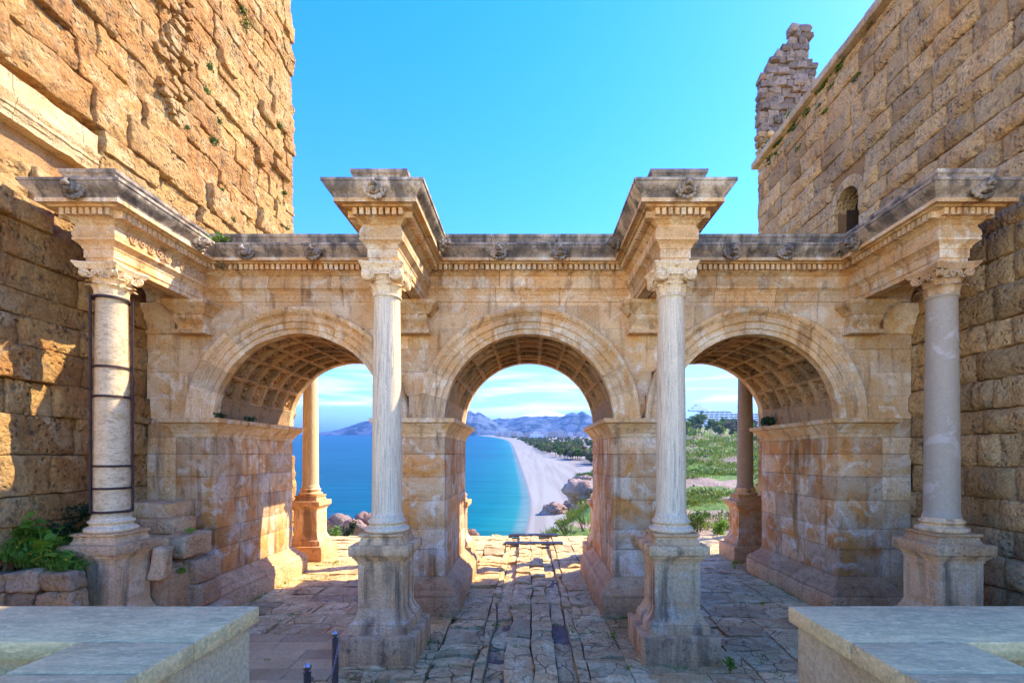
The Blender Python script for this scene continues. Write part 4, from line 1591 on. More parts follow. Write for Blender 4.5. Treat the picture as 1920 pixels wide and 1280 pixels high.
ruin = thing('tumbled_steps', (-8.4, -1.0, 0), 'worn stone blocks stacked like steps between the strapped column and the left pier', 'stone steps')
BL = [  # x0 x1 y0 y1 z0 z1
    (-9.40, -8.15, -0.85, -0.02, 2.38, 2.74, 'gate'), (-9.40, -7.85, -1.15, -0.40, 2.06, 2.42, 'plinth'), (-8.55, -7.80, -1.55, -0.55, 1.60, 2.08, 'plinth'),
    (-7.95, -7.45, -1.35, -0.45, 1.58, 2.08, 'plinth'), (-8.5, -7.6, -1.3, -0.3, 1.0, 1.52, 'plinth'), (-8.35, -7.5, -1.85, -0.9, 0.45, 1.42, 'plinth'),
    (-7.62, -7.25, -1.2, -0.40, 0.45, 0.98, 'plinth'), (-7.62, -7.3, -1.2, -0.42, 0.98, 1.5, 'plinth'), (-8.4, -7.55, -1.95, -0.4, -0.1, 0.46, 'plinth'), (-7.55, -7.0, -1.25, -0.4, -0.1, 0.44, 'plinth'),
    (-9.40, -8.5, -1.6, -0.2, 0.0, 2.04, 'rubble')]
for k, (x0, x1, y0, y1, z0, z1, mt) in enumerate(BL):
    b = MB(); rough_box(b, x0, x1, y0, y1, z0 + 0.006, z1 - 0.006, 0.05, 0.05, 2.6, (5, 4, 3), (), k * 5.1)
    b.build('block', M[mt], ruin, 180)
# grey stones leaning at the foot
for (c, s, rz, ry, nm, lab) in (((-7.05, -2.2, 0.22), (0.36, 0.26, 0.26), 0.4, 0.55, 'fallen_block', 'grey fallen stone block tilted at the foot of the tumbled steps'),
                                ((-7.55, -1.9, 1.62), (0.15, 0.16, 0.32), 0.2, 0.15, 'upright_stone', 'upright grey stone wedged beside the strapped column pedestal')):
    b = MB(); rough_box(b, -s[0], s[0], -s[1], s[1], -s[2], s[2], 0.05, 0.05, 3, (4, 3, 3), (), s[0] * 77)
    Rm = Matrix.Rotation(rz, 3, 'Z') @ Matrix.Rotation(ry, 3, 'Y')
    b.v = [tuple(Rm @ Vector(p) + Vector(c)) for p in b.v]
    tag(b.build(nm, M['pedestal_dark'], None, 180), lab, 'stone', None, 'thing')

# bollards with chain -------------------------------------------------------------------
bol = []
for k, (x, y, lab) in enumerate(((-3.09, -4.1, 'steel ball-topped post beside the left pedestal plinth'), (-2.98, -5.3, 'steel ball-topped post nearer the viewer, at the bottom edge'))):
    t = thing('barrier_post', (x, y, 0), lab, 'post', 'barrier posts')
    b = MB(); b.lathe([(0.09, -0.02), (0.09, 0.015), (0.05, 0.03), (0.047, 0.90), (0.052, 0.905), (0.052, 0.925), (0.02, 0.93), (0.018, 0.95)], (x, y), 20)
    b.build('pole', M['post'], t, 40)
    b = MB(); b.lathe([(0.003 + 0.055 * math.sin(math.pi * i / 12), 0.992 - 0.055 * math.cos(math.pi * i / 12)) for i in range(13)], (x, y), 20)
    b.build('ball', M['steel'], t, 180)
    bol.append((x, y))
b = MB()
(xa, ya), (xb, yb) = bol
n = 34
for i in range(n):
    u0, u1 = i / n, (i + 1.25) / n
    P = lambda u: Vector((xa + 0.06 + (xb - xa) * u, ya + (yb - ya) * u, 0.86 - 0.42 * (1 - (2 * u - 1) ** 2)))
    p0, p1 = P(u0), P(min(u1, 1))
    d_ = p1 - p0
    sd = d_.cross(Vector((0, 0, 1))).normalized() if i % 2 else d_.cross(d_.cross(Vector((0, 0, 1)))).normalized()
    pts = []
    for k in range(9):
        a = 2 * math.pi * k / 8
        pts.append(p0 + d_ * (0.5 + 0.5 * math.cos(a)) + sd * (0.012 * math.sin(a)))
    b.tube(pts, 0.0045, 5)
tag(b.build('chain', M['steel'], None, 60), 'sagging steel chain strung between the two barrier posts', 'chain', None, 'thing')

# ------------------------------------------------------------------ landscape behind the gate
# the bay slopes gently up and away from the terrace
TILT = 41 / 900
KS = 0.45                               # size of the bay
H_SEA = 30.0 * KS


def z_sea(d):
    return EYE.z - H_SEA + TILT * d


SHORE = [(40, -7), (100, -5), (151, -3.2), (184, -2), (221, -2), (290, -4.4), (443, -11), (1000, -35), (1600, -66), (2250, -112), (3200, -215), (4500, -390), (6500, -720)]
SHORE = [(a * KS, c * KS) for a, c in SHORE]


def interp(tab, d):
    if d <= tab[0][0]: return tab[0][1]
    for (a, va), (c, vc) in zip(tab[:-1], tab[1:]):
        if d <= c: return va + (vc - va) * (d - a) / (c - a)
    return tab[-1][1]


def grid_obj(name, ts, ds, fz, mat, attr=None, xf=None, smooth=180):
    """sheet over directions ts (x / distance) and distances ds from the court"""
    vs, fs, av = [], [], []
    for d in ds:
        for t in ts:
            x = xf(t, d) if xf else t * d
            vs.append((x, d + EYE.y, fz(x, d)))
            if attr: av.append(attr(x, d))
    n = len(ts)
    for i in range(len(ds) - 1):
        for j in range(n - 1):
            a = i * n + j
            fs.append((a, a + 1, a + n + 1, a + n))
    b = MB(); b.add(vs, fs)
    o = b.build(name, mat, None, smooth, origin=(0, 0, 0), recalc=False)
    if attr:
        at = o.data.attributes.new('shore', 'FLOAT', 'POINT')
        at.data.foreach_set('value', av)
    return o


def geo(a, c, n):
    return [a * (c / a) ** (i / n) for i in range(n + 1)]


def lin(a, c, n):
    return [a + (c - a) * i / n for i in range(n + 1)]


# sea
m, nt, bs = new_mat('sea_water')
at = nt.nodes.new("ShaderNodeAttribute"); at.attribute_name = 'shore'
wob = n_noise(nt, n_map(nt, (0.044, 0.009, 0.044)), 1.0, 4, 0.5)
sh = n_math(nt, 'MULTIPLY', at.outputs["Fac"], n_math(nt, 'ADD', n_math(nt, 'MULTIPLY', wob, 0.9), 0.55))
col = n_ramp(nt, n_math(nt, 'DIVIDE', sh, 200.0), [(0.0, (0.10, 0.17, 0.13)), (0.012, (0.012, 0.15, 0.12)), (0.06, (0.0, 0.115, 0.105)), (0.18, (0.0, 0.082, 0.098)), (0.45, (0.0, 0.066, 0.085)), (1.0, (0.0, 0.058, 0.080))])
rip = n_noise(nt, n_map(nt, (0.10, 0.45, 0.1)), 1.0, 6, 0.3, 0.65)
col = n_mix(nt, 1.0, col, n_ramp(nt, rip, [(0.3, 0.78), (0.7, 1.22)]), 'MULTIPLY')
big_ = n_noise(nt, n_map(nt, (0.006, 0.02, 0.01)), 1.0, 4, 0.8)
col = n_mix(nt, 1.0, col, n_ramp(nt, big_, [(0.35, 0.84), (0.65, 1.12)]), 'MULTIPLY')
nt.links.new(col, bs.inputs["Base Color"])
bs.inputs["Roughness"].default_value = 0.35
bs.inputs["Specular IOR Level"].default_value = 0.01
bp = nt.nodes.new("ShaderNodeBump"); bp.inputs["Strength"].default_value = 0.25; bp.inputs["Distance"].default_value = 0.6
nt.links.new(n_noise(nt, n_map(nt, (0.05, 0.25, 0.1)), 1.0, 5), bp.inputs["Height"]); nt.links.new(bp.outputs[0], bs.inputs["Normal"])
M['sea'] = m
ds = geo(24, 7500, 90)
sea = grid_obj('sea', lin(0, 1, 110), ds, lambda x, d: z_sea(d), M['sea'], lambda x, d: max(0.0, interp(SHORE, d) - x) / KS * (135 / max(d, 135)) ** 0.35,
               lambda u, d: interp(SHORE, d) + 3 - (1 - u) ** 3 * (1.6 * d + 40))
tag(sea, kind='structure')

# beach and the coastal flat behind it
m, nt, bs = new_mat('pale_shingle')
at = nt.nodes.new("ShaderNodeAttribute"); at.attribute_name = 'shore'
lines = n_noise(nt, n_map(nt, (0.49, 0.018, 0.22)), 1.0, 4, 0.4)
c_ = n_mix(nt, n_ramp(nt, lines, [(0.4, 0.0), (0.62, 1.0)]), (0.29, 0.265, 0.195), (0.245, 0.21, 0.15))
wet = n_ramp(nt, n_math(nt, 'DIVIDE', at.outputs["Fac"], 10.0), [(0.0, (0.13, 0.13, 0.10)), (0.25, (0.18, 0.155, 0.125)), (0.42, (0.30, 0.27, 0.20))])
wm = n_ramp(nt, n_math(nt, 'DIVIDE', at.outputs["Fac"], 10.0), [(0.3, 1.0), (0.5, 0.0)])
c_ = n_mix(nt, wm, c_, wet)
inl = n_ramp(nt, n_math(nt, 'DIVIDE', at.outputs["Fac"], 100.0), [(0.25, 0.0), (0.6, 1.0)])
c_ = n_mix(nt, n_math(nt, 'MULTIPLY', inl, 0.6), c_, (0.26, 0.195, 0.14))
nt.links.new(c_, bs.inputs["Base Color"]); bs.inputs["Roughness"].default_value = 0.95
M['sand'] = m


def z_beach(x, d):
    s = x - interp(SHORE, d)
    return z_sea(d) - 0.06 + min(1.4, 0.06 * max(s, -2)) + (0.12 * nz(x * 0.1, d * 0.1, 2) if s > 3 else 0)


beach = grid_obj('beach', lin(0, 1, 60), geo(27, 4000, 70), z_beach, M['sand'], lambda x, d: max(0, x - interp(SHORE, d)) / KS * (112 / max(d, 112)) ** 0.3,
                 lambda u, d: interp(SHORE, d) - 0.8 + u ** 2 * (0.55 * d + 27))
tag(beach, kind='structure')

# hillside to the right of the terrace
HZ = [(23, -0.45), (30, -0.3), (40, 0.2), (80, 1.2), (150, 4.6), (230, 9.0), (300, 13.6), (330, 15.4), (420, 22), (560, 33), (900, 38)]
SLOPE = [(-0.2, 0.32), (0.0, 0.20), (0.05, 0.155), (0.137, 0.088), (0.20, 0.035), (0.27, -0.02), (0.33, -0.07), (0.6, -0.2)]


def z_hill(x, d):
    t = x / d
    z = min(interp(HZ, d), EYE.z - interp(SLOPE, t) * d - 0.00045 * d * d * max(0, 0.3 - t) * 4)
    if t < 0.02: z -= (0.02 - t) * (d - 22) * 9
    z += (0.019 * d) * fbm(x * 0.11, d * 0.05, 1.0, 1.0, 4) * min(1, (d - 22) / 12)
    return max(z, z_sea(d) - 1.0)


m, nt, bs = new_mat('hill_ground')
pos = n_map(nt)
f1 = n_noise(nt, pos, 0.16, 6, 0.6, 0.6)
f2 = n_noise(nt, pos, 1.4, 5, 0.0, 0.6)
g_ = n_mix(nt, n_ramp(nt, f2, [(0.35, 0.0), (0.65, 1.0)]), (0.075, 0.15, 0.014), (0.15, 0.20, 0.026))
s_ = n_mix(nt, n_ramp(nt, f2, [(0.35, 0.0), (0.65, 1.0)]), (0.26, 0.155, 0.085), (0.34, 0.25, 0.165))
nt.links.new(n_mix(nt, n_ramp(nt, f1, [(0.50, 0.0), (0.55, 1.0)]), g_, s_), bs.inputs["Base Color"])
bs.inputs["Roughness"].default_value = 0.95
bp = nt.nodes.new("ShaderNodeBump"); bp.inputs["Strength"].default_value = 0.9; bp.inputs["Distance"].default_value = 0.4
nt.links.new(n_noise(nt, pos, 2.2, 6), bp.inputs["Height"]); nt.links.new(bp.outputs[0], bs.inputs["Normal"])
M['hill'] = m
hill = grid_obj('hillside', lin(-0.30, 0.75, 150), geo(22.9, 900, 110), z_hill, M['hill'])
tag(hill, kind='structure')

# mountains ------------------------------------------------------------------------------
def rock_mat(name, snow_z, rock=(0.12, 0.15, 0.165), forest=(0.012, 0.036, 0.042)):
    m, nt, bs = new_mat(name)
    pos = n_map(nt, (0.009, 0.009, 0.0133))
    f = n_noise(nt, pos, 1.2, 8, 0.4, 0.65)
    g = nt.nodes.new("ShaderNodeNewGeometry")
    sep = nt.nodes.new("ShaderNodeSeparateXYZ"); nt.links.new(g.outputs["Position"], sep.inputs[0])
    col = n_mix(nt, n_ramp(nt, f, [(0.44, 0.0), (0.56, 1.0)]), forest, rock)
    hz = n_math(nt, 'ADD', sep.outputs["Z"], n_math(nt, 'MULTIPLY', f, 54.0))
    sn = n_math(nt, 'GREATER_THAN', hz, snow_z)
    col = n_mix(nt, sn, col, (0.80, 0.82, 0.84))
    nt.links.new(col, bs.inputs["Base Color"]); bs.inputs["Roughness"].default_value = 0.95
    bp = nt.nodes.new("ShaderNodeBump"); bp.inputs["Strength"].default_value = 1.0; bp.inputs["Distance"].default_value = 11.0
    nt.links.new(n_noise(nt, pos, 3.0, 8, 0, 0.65), bp.inputs["Height"]); nt.links.new(bp.outputs[0], bs.inputs["Normal"])
    return m


def mountain(name, ridge, d0, depth, mat, seed, rough=0.16, nu=150):
    """ridge = [(x / distance, rise over the sea horizon / distance)] along a range at distance d0"""
    t0, t1 = ridge[0][0], ridge[-1][0]
    d0, depth = d0 * KS, depth * KS
    nd = 26
    vs, fs = [], []
    for j in range(nd + 1):
        v = j / nd
        d = d0 - depth * 0.5 + depth * v
        prof_ = math.sin(math.pi * min(1, v * 1.02)) ** 0.8 if v < 1 else 0
        for i in range(nu + 1):
            t = t0 + (t1 - t0) * i / nu
            x = t * d0
            pk = interp(ridge, t) * d0
            n_ = noise.ridged_multi_fractal(Vector((x * 0.0049 + seed, d * 0.0049, seed)), 0.9, 2.1, 6, 1.0, 2.0) * 0.5
            k = pk * prof_ * (1 - rough + rough * n_) + pk * rough * 0.5 * (n_ - 0.6) * prof_
            vs.append((x, d + EYE.y, EYE.z + TILT * d - 34 * KS + max(0, k + 34 * KS * prof_)))
    n = nu + 1
    for j in range(nd):
        for i in range(nu):
            a = j * n + i
            fs.append((a, a + 1, a + n + 1, a + n))
    b = MB(); b.add(vs, fs)
    o = b.build(name, mat, None, 180, origin=(0, 0, 0), recalc=False)
    return tag(o, kind='structure')


def ridge_px(pts):
    return [((x - 992) / 900, max(0.0, (812 - y) / 900)) for x, y in pts]


HZ2 = lambda d, px: EYE.z + (TILT + (812 - px) / 900) * d * KS
mountain('snow_mountains', ridge_px([(845, 800), (900, 792), (925, 786), (941, 783), (960, 783), (982, 776), (1002, 771), (1022, 767), (1043, 772), (1060, 778), (1085, 790), (1130, 800)]),
         9000, 2600, rock_mat('snowy_mountain', HZ2(9000, 784) + 24), 3.0, 0.10)
mountain('mountains', ridge_px([(820, 812), (845, 795), (862, 780), (870, 775), (884, 769), (893, 774), (900, 772), (912, 780), (921, 784), (935, 795), (950, 803), (975, 806), (985, 800)]),
         7000, 1800, rock_mat('bare_mountain', 99999), 9.0, 0.22)
mountain('mountains', ridge_px([(925, 806), (950, 798), (970, 790), (990, 786), (1010, 784), (1030, 788), (1045, 782), (1058, 774), (1071, 770), (1080, 773), (1089, 767), (1099, 775), (1114, 784), (1135, 789), (1180, 795), (1260, 800), (1340, 800)]),
         7400, 1900, rock_mat('bare_mountain', 99999), 17.0, 0.2)
mountain('island_mountain', ridge_px([(600, 812), (630, 808), (655, 801), (675, 794), (690, 788), (705, 785), (730, 783), (760, 788), (800, 800), (830, 812)]),
         8500, 1600, rock_mat('island_rock', HZ2(8500, 789) + 24), 5.0, 0.12)

# ------------------------------------------------------------------ vegetation builders
RV = random.Random(99)


def leaf_quads(b, c, rx, ry, rz, n, s, rr, shell=0.5, up=0.0):
    """n small leaf faces spread through an ellipsoid"""
    for _ in range(n):
        v = Vector((rr.gauss(0, 1), rr.gauss(0, 1), rr.gauss(0, 1))).normalized()
        k = shell + (1 - shell) * rr.random()
        p = Vector((c[0] + v.x * rx * k, c[1] + v.y * ry * k, c[2] + v.z * rz * k))
        a = Vector((rr.gauss(0, 1), rr.gauss(0, 1), rr.gauss(0, 1) + up)).normalized()
        t = a.cross(v)
        if t.length < 0.1: t = a.cross(Vector((0.3, 0.5, 0.8)))
        t.normalize()
        q = s * rr.uniform(0.6, 1.3)
        b.add([p - t * q * 0.5, p + a * q * 0.7 - t * 0.1 * q, p + t * q * 0.5, p - a * q * 0.5], [(0, 1, 2, 3)])


def blades(b, c, r, n, h, w, rr, lean=0.5):
    for _ in range(n):
        a = rr.uniform(0, 6.283)
        q = r * math.sqrt(rr.random())
        p = Vector((c[0] + q * math.cos(a), c[1] + q * math.sin(a), c[2]))
        hh = h * rr.uniform(0.5, 1.2)
        dx = Vector((math.cos(a) * lean * rr.random() + rr.gauss(0, 0.15), math.sin(a) * lean * rr.random() + rr.gauss(0, 0.15), 0)) * hh
        sd = Vector((rr.gauss(0, 1), rr.gauss(0, 1), 0)).normalized() * w
        m1 = p + dx * 0.4 + Vector((0, 0, hh * 0.6))
        tp = p + dx + Vector((0, 0, hh))
        b.add([p - sd, p + sd, m1 + sd * 0.7, tp, m1 - sd * 0.7], [(0, 1, 2, 4), (4, 2, 3)])


def tree_mesh(rr, h, r, leaf, mats, n=420, clumps=9, trunk=0.06):
    """returns (crown mesh, trunk mesh) about the foot of the tree"""
    b = MB()
    for k in range(clumps):
        a = rr.uniform(0, 6.283)
        q = r * 0.62 * math.sqrt(rr.random())
        cz = h * rr.uniform(0.48, 0.86)
        cr = r * rr.uniform(0.35, 0.55)
        leaf_quads(b, (q * math.cos(a), q * math.sin(a), cz), cr, cr, cr * 0.75, n // clumps, leaf, rr, 0.45, 0.3)
    me = bpy.data.meshes.new('crown'); me.from_pydata(b.v, [], b.f); me.materials.append(mats[0])
    b = MB()
    b.tube([(0, 0, -0.5), (0.02 * h, 0, h * 0.3), (0, 0.02 * h, h * 0.6)], [trunk * h * 0.5, trunk * h * 0.35, trunk * h * 0.15], 6)
    for k in range(4):
        a = rr.uniform(0, 6.283)
        b.tube([(0, 0, h * 0.35), (r * 0.4 * math.cos(a), r * 0.4 * math.sin(a), h * 0.65)], [trunk * h * 0.18, trunk * h * 0.06], 4)
    mt = bpy.data.meshes.new('trunk'); mt.from_pydata(b.v, [], b.f); mt.materials.append(mats[1])
    return me, mt


def place_tree(name, loc, meshes, scale, rz, label, group):
    t = thing(name, loc, label, 'tree', group)
    for nm, me in (('crown', meshes[0]), ('trunk', meshes[1])):
        o = link(nm, me, t, loc, (0, 0, rz))
        o.scale = (scale,) * 3
    return t


M['tree_a'] = leaf_mat('wood_green', (0.075, 0.11, 0.02), (0.13, 0.17, 0.028), 0.18)
M['tree_b'] = leaf_mat('wood_olive', (0.13, 0.10, 0.05), (0.17, 0.14, 0.06), 0.18)
M['tree_c'] = leaf_mat('wood_bright', (0.09, 0.16, 0.02), (0.15, 0.20, 0.027), 0.18)
TREES = [tree_mesh(random.Random(50 + i), 1.0, 0.48, 0.13, (M[('tree_a', 'tree_b', 'tree_c', 'tree_a')[i]], M['bark'])) for i in range(4)]
# wood behind the beach: inner edge of the trees (distance -> offset from the shore)
EDGE = [(250, 95), (330, 78), (420, 58), (520, 50), (700, 42), (1000, 40), (1800, 46), (3500, 60)]
EDGE = [(a * KS, c * KS) for a, c in EDGE]
wood_trees = []
tries = 0
while len(wood_trees) < 420 and tries < 8000:
    tries += 1
    d = KS * 400 * (2800 / 400) ** (RV.random() ** 1.2)
    x = interp(SHORE, d) + interp(EDGE, d) + RV.random() ** 1.4 * 0.20 * d
    t = x / d
    if t > 0.19 or (d < 470 * KS and t < 0.125): continue
    wood_trees.append((d, x))
wood_trees.sort()
mass = MB()
for k, (d, x) in enumerate(wood_trees):
    z = z_beach(x, d) - 0.3
    s = RV.uniform(8.0, 13.5) * KS
    tm = RV.randrange(4)
    if k < 110:
        place_tree('pine_tree', (x, d + EYE.y, z), TREES[tm], s, RV.uniform(0, 6.28), 'tree of the wood that lines the inland edge of the beach', 'trees of the beach wood')
    else:
        for q in range(3):
            leaf_quads(mass, (x + RV.gauss(0, 1.1), d + EYE.y, z + s * RV.uniform(0.45, 0.7)), s * 0.42, s * 0.42, s * 0.36, 34, s * 0.2, RV, 0.6, 0.4)
tag(mass.build('far_wood', M['tree_a'], None, None, (0, 0, 0), False), 'far part of the green wood behind the beach', 'wood', None, 'stuff')

# far town ------------------------------------------------------------------------------------
M['bld'] = [plain_mat('town_wall_%d' % i, c) for i, c in enumerate(((0.46, 0.45, 0.43), (0.40, 0.36, 0.32), (0.35, 0.30, 0.26), (0.38, 0.29, 0.23)))]
for k in range(95):
    d = KS * RV.uniform(2900, 4600)
    px = RV.uniform(908, 1118) if k < 80 else RV.uniform(1120, 1330)
    x = (px - 992) / 900 * d
    if x < interp(SHORE, d) + 25: x = interp(SHORE, d) + 27 + RV.random() * 54
    w, dp, h = KS * RV.uniform(8, 22), KS * RV.uniform(10, 18), KS * RV.uniform(20, 48)
    z = z_sea(d)
    b = MB()
    b.box(x - w, x + w, d + EYE.y, d + EYE.y + dp, z - 3, z + h)
    b.box(x - w * 0.4, x + w * 0.2, d + EYE.y + dp * 0.2, d + EYE.y + dp * 0.7, z + h, z + h + 1.6)
    for q in range(int(h // 3)):
        b.box(x - w - 0.4, x + w + 0.4, d + EYE.y - 0.8, d + EYE.y - 0.01, z + 1.5 + q * 3, z + 2.1 + q * 3)
    tag(b.build('apartment_block', M['bld'][k % 4]), 'pale apartment block of the far town under the mountains', 'building', 'apartment blocks of the far town', 'thing')
d = 2300 * KS
bx = (1003 - 992) / 900 * d
t = thing('tower_block', (bx, d + EYE.y, z_sea(d)), 'largest bright white building of the far town, above the wood', 'building')
for (x0, x1, h) in ((-10, -2, 13), (-2, 6.3, 16), (6.3, 19, 12), (-18, -10, 6)):
    b = MB(); b.box(bx + x0, bx + x1 - 0.3, d + EYE.y, d + EYE.y + 10, z_sea(d) - 3, z_sea(d) + h)
    b.build('wing', M['hotel'], t)
    b = MB()
    for q in range(int(h // 3)):
        b.box(bx + x0 + 0.7, bx + x1 - 1, d + EYE.y - 0.2, d + EYE.y - 0.02, z_sea(d) + 1.5 + q * 3, z_sea(d) + 2.5 + q * 3)
    b.build('window_band', M['glass'], t)

# beach rocks -----------------------------------------------------------------------------------
def boulder(b, c, r, seed, squash=0.7, n=20, amp=0.35):
    m_ = n // 2 + 2
    rings = []
    for j in range(m_ + 1):
        ph = math.pi * j / m_
        ring = []
        for i in range(n):
            a = 2 * math.pi * i / n
            v = Vector((math.sin(ph) * math.cos(a), math.sin(ph) * math.sin(a), math.cos(ph)))
            k = 1 + amp * 0.8 * fbm(v.x, v.y, v.z + seed, 1.3, 3) + amp * 0.55 * (0.5 - abs(nz(v.x, v.y, v.z + seed, 3.6)) * 2) + amp * 0.3 * (0.5 - abs(nz(v.x, v.y, v.z + seed, 8.0)) * 2)
            ring.append((c[0] + v.x * r[0] * k, c[1] + v.y * r[1] * k, c[2] + v.z * r[2] * k * squash))
        rings.append(ring)
    b.loft(rings, True, False)


def place_rock(name, px, d, r, lab, parts=1, mat='rock', seed=1.0, zoff=0.25):
    d *= KS; r = tuple(q * KS for q in r)
    x = (px - 992) / 900 * d
    b = MB()
    z = z_beach(x, d)
    boulder(b, (x, d + EYE.y, z + r[2] * zoff), r, seed, 1.0, 64)
    return tag(b.build(name, M[mat], None, 180), lab, 'rock', 'rocks on the beach', 'thing')


place_rock('boulder', 1040, 178, (4.6, 4, 2.9), 'large pale boulder standing alone on the sand below the terrace', seed=2.2)
place_rock('boulder', 1070, 186, (3.6, 3, 2.3), 'smaller jagged boulder just right of the largest beach rock', seed=6.1)
place_rock('boulder', 1088, 182, (3.2, 4, 3.0), 'dark rock at the foot of the slope, right of the beach boulders', seed=11.1)
place_rock('rock_outcrop', 1093, 285, (5.5, 5, 2.9), 'grey rock outcrop on the beach topped with green scrub', seed=4.4)
place_rock('rock_outcrop', 1122, 300, (5.5, 6, 3.6), 'rock outcrop half hidden by the right jamb of the middle arch', seed=8.4)
b = MB()
for (px, d, zz, n) in ((1090, 285, 3.2, 240), (1104, 288, 3.0, 260), (1118, 296, 4, 200)):
    d *= KS; zz *= KS
    x = (px - 992) / 900 * d
    leaf_quads(b, (x, d + EYE.y, z_beach(x, d) + zz), 2.2, 1.8, 0.7, n, 0.4, RV, 0.2, 0.6)
tag(b.build('outcrop_scrub', M['leaf_yellow'], None, None, (0, 0, 0), False), 'green scrub on the beach rock outcrop', 'scrub', None, 'stuff')

# beach huts
for k, (px, py, w, h, mt, nm, lab) in enumerate(((1060, 856, 5.0, 2.2, 'hotel', 'beach_pavilion', 'white canvas-roofed beach pavilion in front of the trees'),
                                             (1038, 846, 3.0, 2.0, 'bark', 'beach_hut', 'small brown thatched hut where sand meets trees'),
                                             (1028, 845, 1.8, 1.4, 'glass', 'beach_shelter', 'small blue shelter on the upper beach'),
                                             (977, 824, 7.0, 3.0, 'hotel', 'beach_shelter', 'farther of two white roofs on the open beach'),
                                             (989, 832.5, 4.5, 2.0, 'hotel', 'beach_shelter', 'nearer of two white roofs on the open beach'))):
    d = H_SEA * 900 / (py - 812)
    w, h = w * KS * 1.3, h * KS * 1.5
    x = (px - 992) / 900 * d
    z = z_beach(x, d)
    t = thing(nm, (x, d + EYE.y, z), lab, 'beach hut')
    b = MB()
    b.add([(x - w, d + EYE.y - w * 0.6, z + h), (x + w, d + EYE.y - w * 0.6, z + h), (x + w, d + EYE.y + w * 0.6, z + h), (x - w, d + EYE.y + w * 0.6, z + h), (x - w * 0.6, d + EYE.y, z + h * 1.4), (x + w * 0.6, d + EYE.y, z + h * 1.4)],
          [(0, 1, 5, 4), (1, 2, 5), (2, 3, 4, 5), (3, 0, 4), (0, 1, 2, 3)])
    b.build('roof', M[mt], t)
    for sx in (-1, 1):
        for sy in (-1, 1):
            b = MB(); b.box(x + sx * w * 0.9 - 0.1, x + sx * w * 0.9 + 0.1, d + EYE.y + sy * w * 0.5 - 0.1, d + EYE.y + sy * w * 0.5 + 0.1, z - 0.3, z + h + 0.02)
            b.build('post', M['bark'], t)

# hotel on the hill -----------------------------------------------------------------------------
d = 620
zt = EYE.z + (853 - 801) / 900 * d
hx = (1322 - 992) / 900 * d
t = thing('hotel', (hx, d + EYE.y, zt), 'white stepped hotel with stacked balconies on the hilltop', 'hotel')
for k in range(8):
    zz = zt + k * 3.1
    xl = hx - 36 + k * 4.2 + (k * k) * 0.35
    xr = hx + 75 - (0 if k < 6 else (k - 5) * 38)
    yb = d + EYE.y + k * 1.2
    b = MB(); b.box(xl, xr, yb, yb + 16, zz, zz + 3.1); b.build('storey', M['glass'], t)
    b = MB(); b.box(xl - 1.2, xr + 0.6, yb - 2.0, yb - 0.02, zz + 2.2, zz + 3.6); b.build('balcony', M['hotel'], t)
    for q in range(int((xr - xl) / 6.5)):
        b = MB(); b.box(xl + q * 6.5, xl + q * 6.5 + 0.5, yb - 1.9, yb - 0.05, zz + 0.5, zz + 2.19); b.build('fin', M['hotel'], t)
for (x0, x1, z0, z1) in ((-7, 8, 24.5, 28), (-3, 4, 28, 31.5), (-12, 16, 22, 24.5)):
    b = MB(); b.box(hx - 5 + x0, hx - 5 + x1, d + EYE.y + 8, d + EYE.y + 18, zt + z0, zt + z1); b.build('roof_block', M['hotel'], t)

# trees, road wall and scrub on the hill
for k in range(46):
    d = RV.uniform(300, 470)
    tt = RV.uniform(0.30, 0.62)
    x = tt * d
    place_tree('hill_tree', (x, d + EYE.y, z_hill(x, d) - 0.3), TREES[(k * 7) % 4], RV.uniform(8, 15) * (0.8 if d < 350 else 1.0), RV.uniform(0, 6.28), 'dark green tree on the hill below the white hotel', 'trees below the hotel')
b = MB()
vs, fs = [], []
for i in range(41):
    t_ = 0.28 + 0.4 * i / 40
    d = 285
    x = t_ * d
    z = z_hill(x, d)
    z = EYE.z + (853 - 824) / 900 * d
    vs += [(x, d + EYE.y, z - 3.5), (x, d + EYE.y, z + 0.3), (x, d + EYE.y + 0.5, z + 0.3), (x, d + EYE.y + 9, z + 0.25), (x, d + EYE.y + 12, z - 4)]
for i in range(40):
    for k in range(4):
        fs.append((i * 5 + k, i * 5 + k + 1, i * 5 + k + 6, i * 5 + k + 5))
b.add(vs, fs)
tag(b.build('road', plain_mat('pale_concrete', (0.50, 0.46, 0.38), 0.9)), kind='structure')
d = 284
b = MB(); x = (1289 - 992) / 900 * d; z = EYE.z + (853 - 824) / 900 * d
b.box(x - 0.08, x + 0.08, d + EYE.y + 1, d + EYE.y + 1.1, z, z + 1.6)
b.box(x - 0.6, x + 0.6, d + EYE.y + 0.9, d + EYE.y + 1.0, z + 0.5, z + 2.0)
tag(b.build('road_sign', plain_mat('green_sign', (0.0, 0.30, 0.14))), 'small green road sign beside the hill road', 'sign', None, 'thing')

scrub = MB()
for k in range(2600):
    d = 24 * (290 / 24) ** RV.random()
    tt = RV.uniform(0.04, 0.5)
    x = tt * d
    if fbm(x * 0.10, (d + EYE.y) * 0.07, 0.5, 1.0, 3) > 0.15: continue
    z = z_hill(x, d)
    s = 0.010 * d + 0.10
    if z < z_sea(d) + 1.2: continue
    if k % 2:
        blades(scrub, (x, d + EYE.y, z - s * 0.1), s * 2.4, 26, s * 0.9, s * 0.05, RV, 0.8)
    else:
        q = s * RV.uniform(0.6, 1.5)
        leaf_quads(scrub, (x, d + EYE.y, z + q * 0.3), q * 1.5, q * 1.5, q * 0.8, 26, q * 0.35, RV, 0.2, 1.2)
tag(scrub.build('hillside_scrub', M['scrub'], None, None, (0, 0, 0), False), 'low green scrub covering the hillside', 'scrub', None, 'stuff')

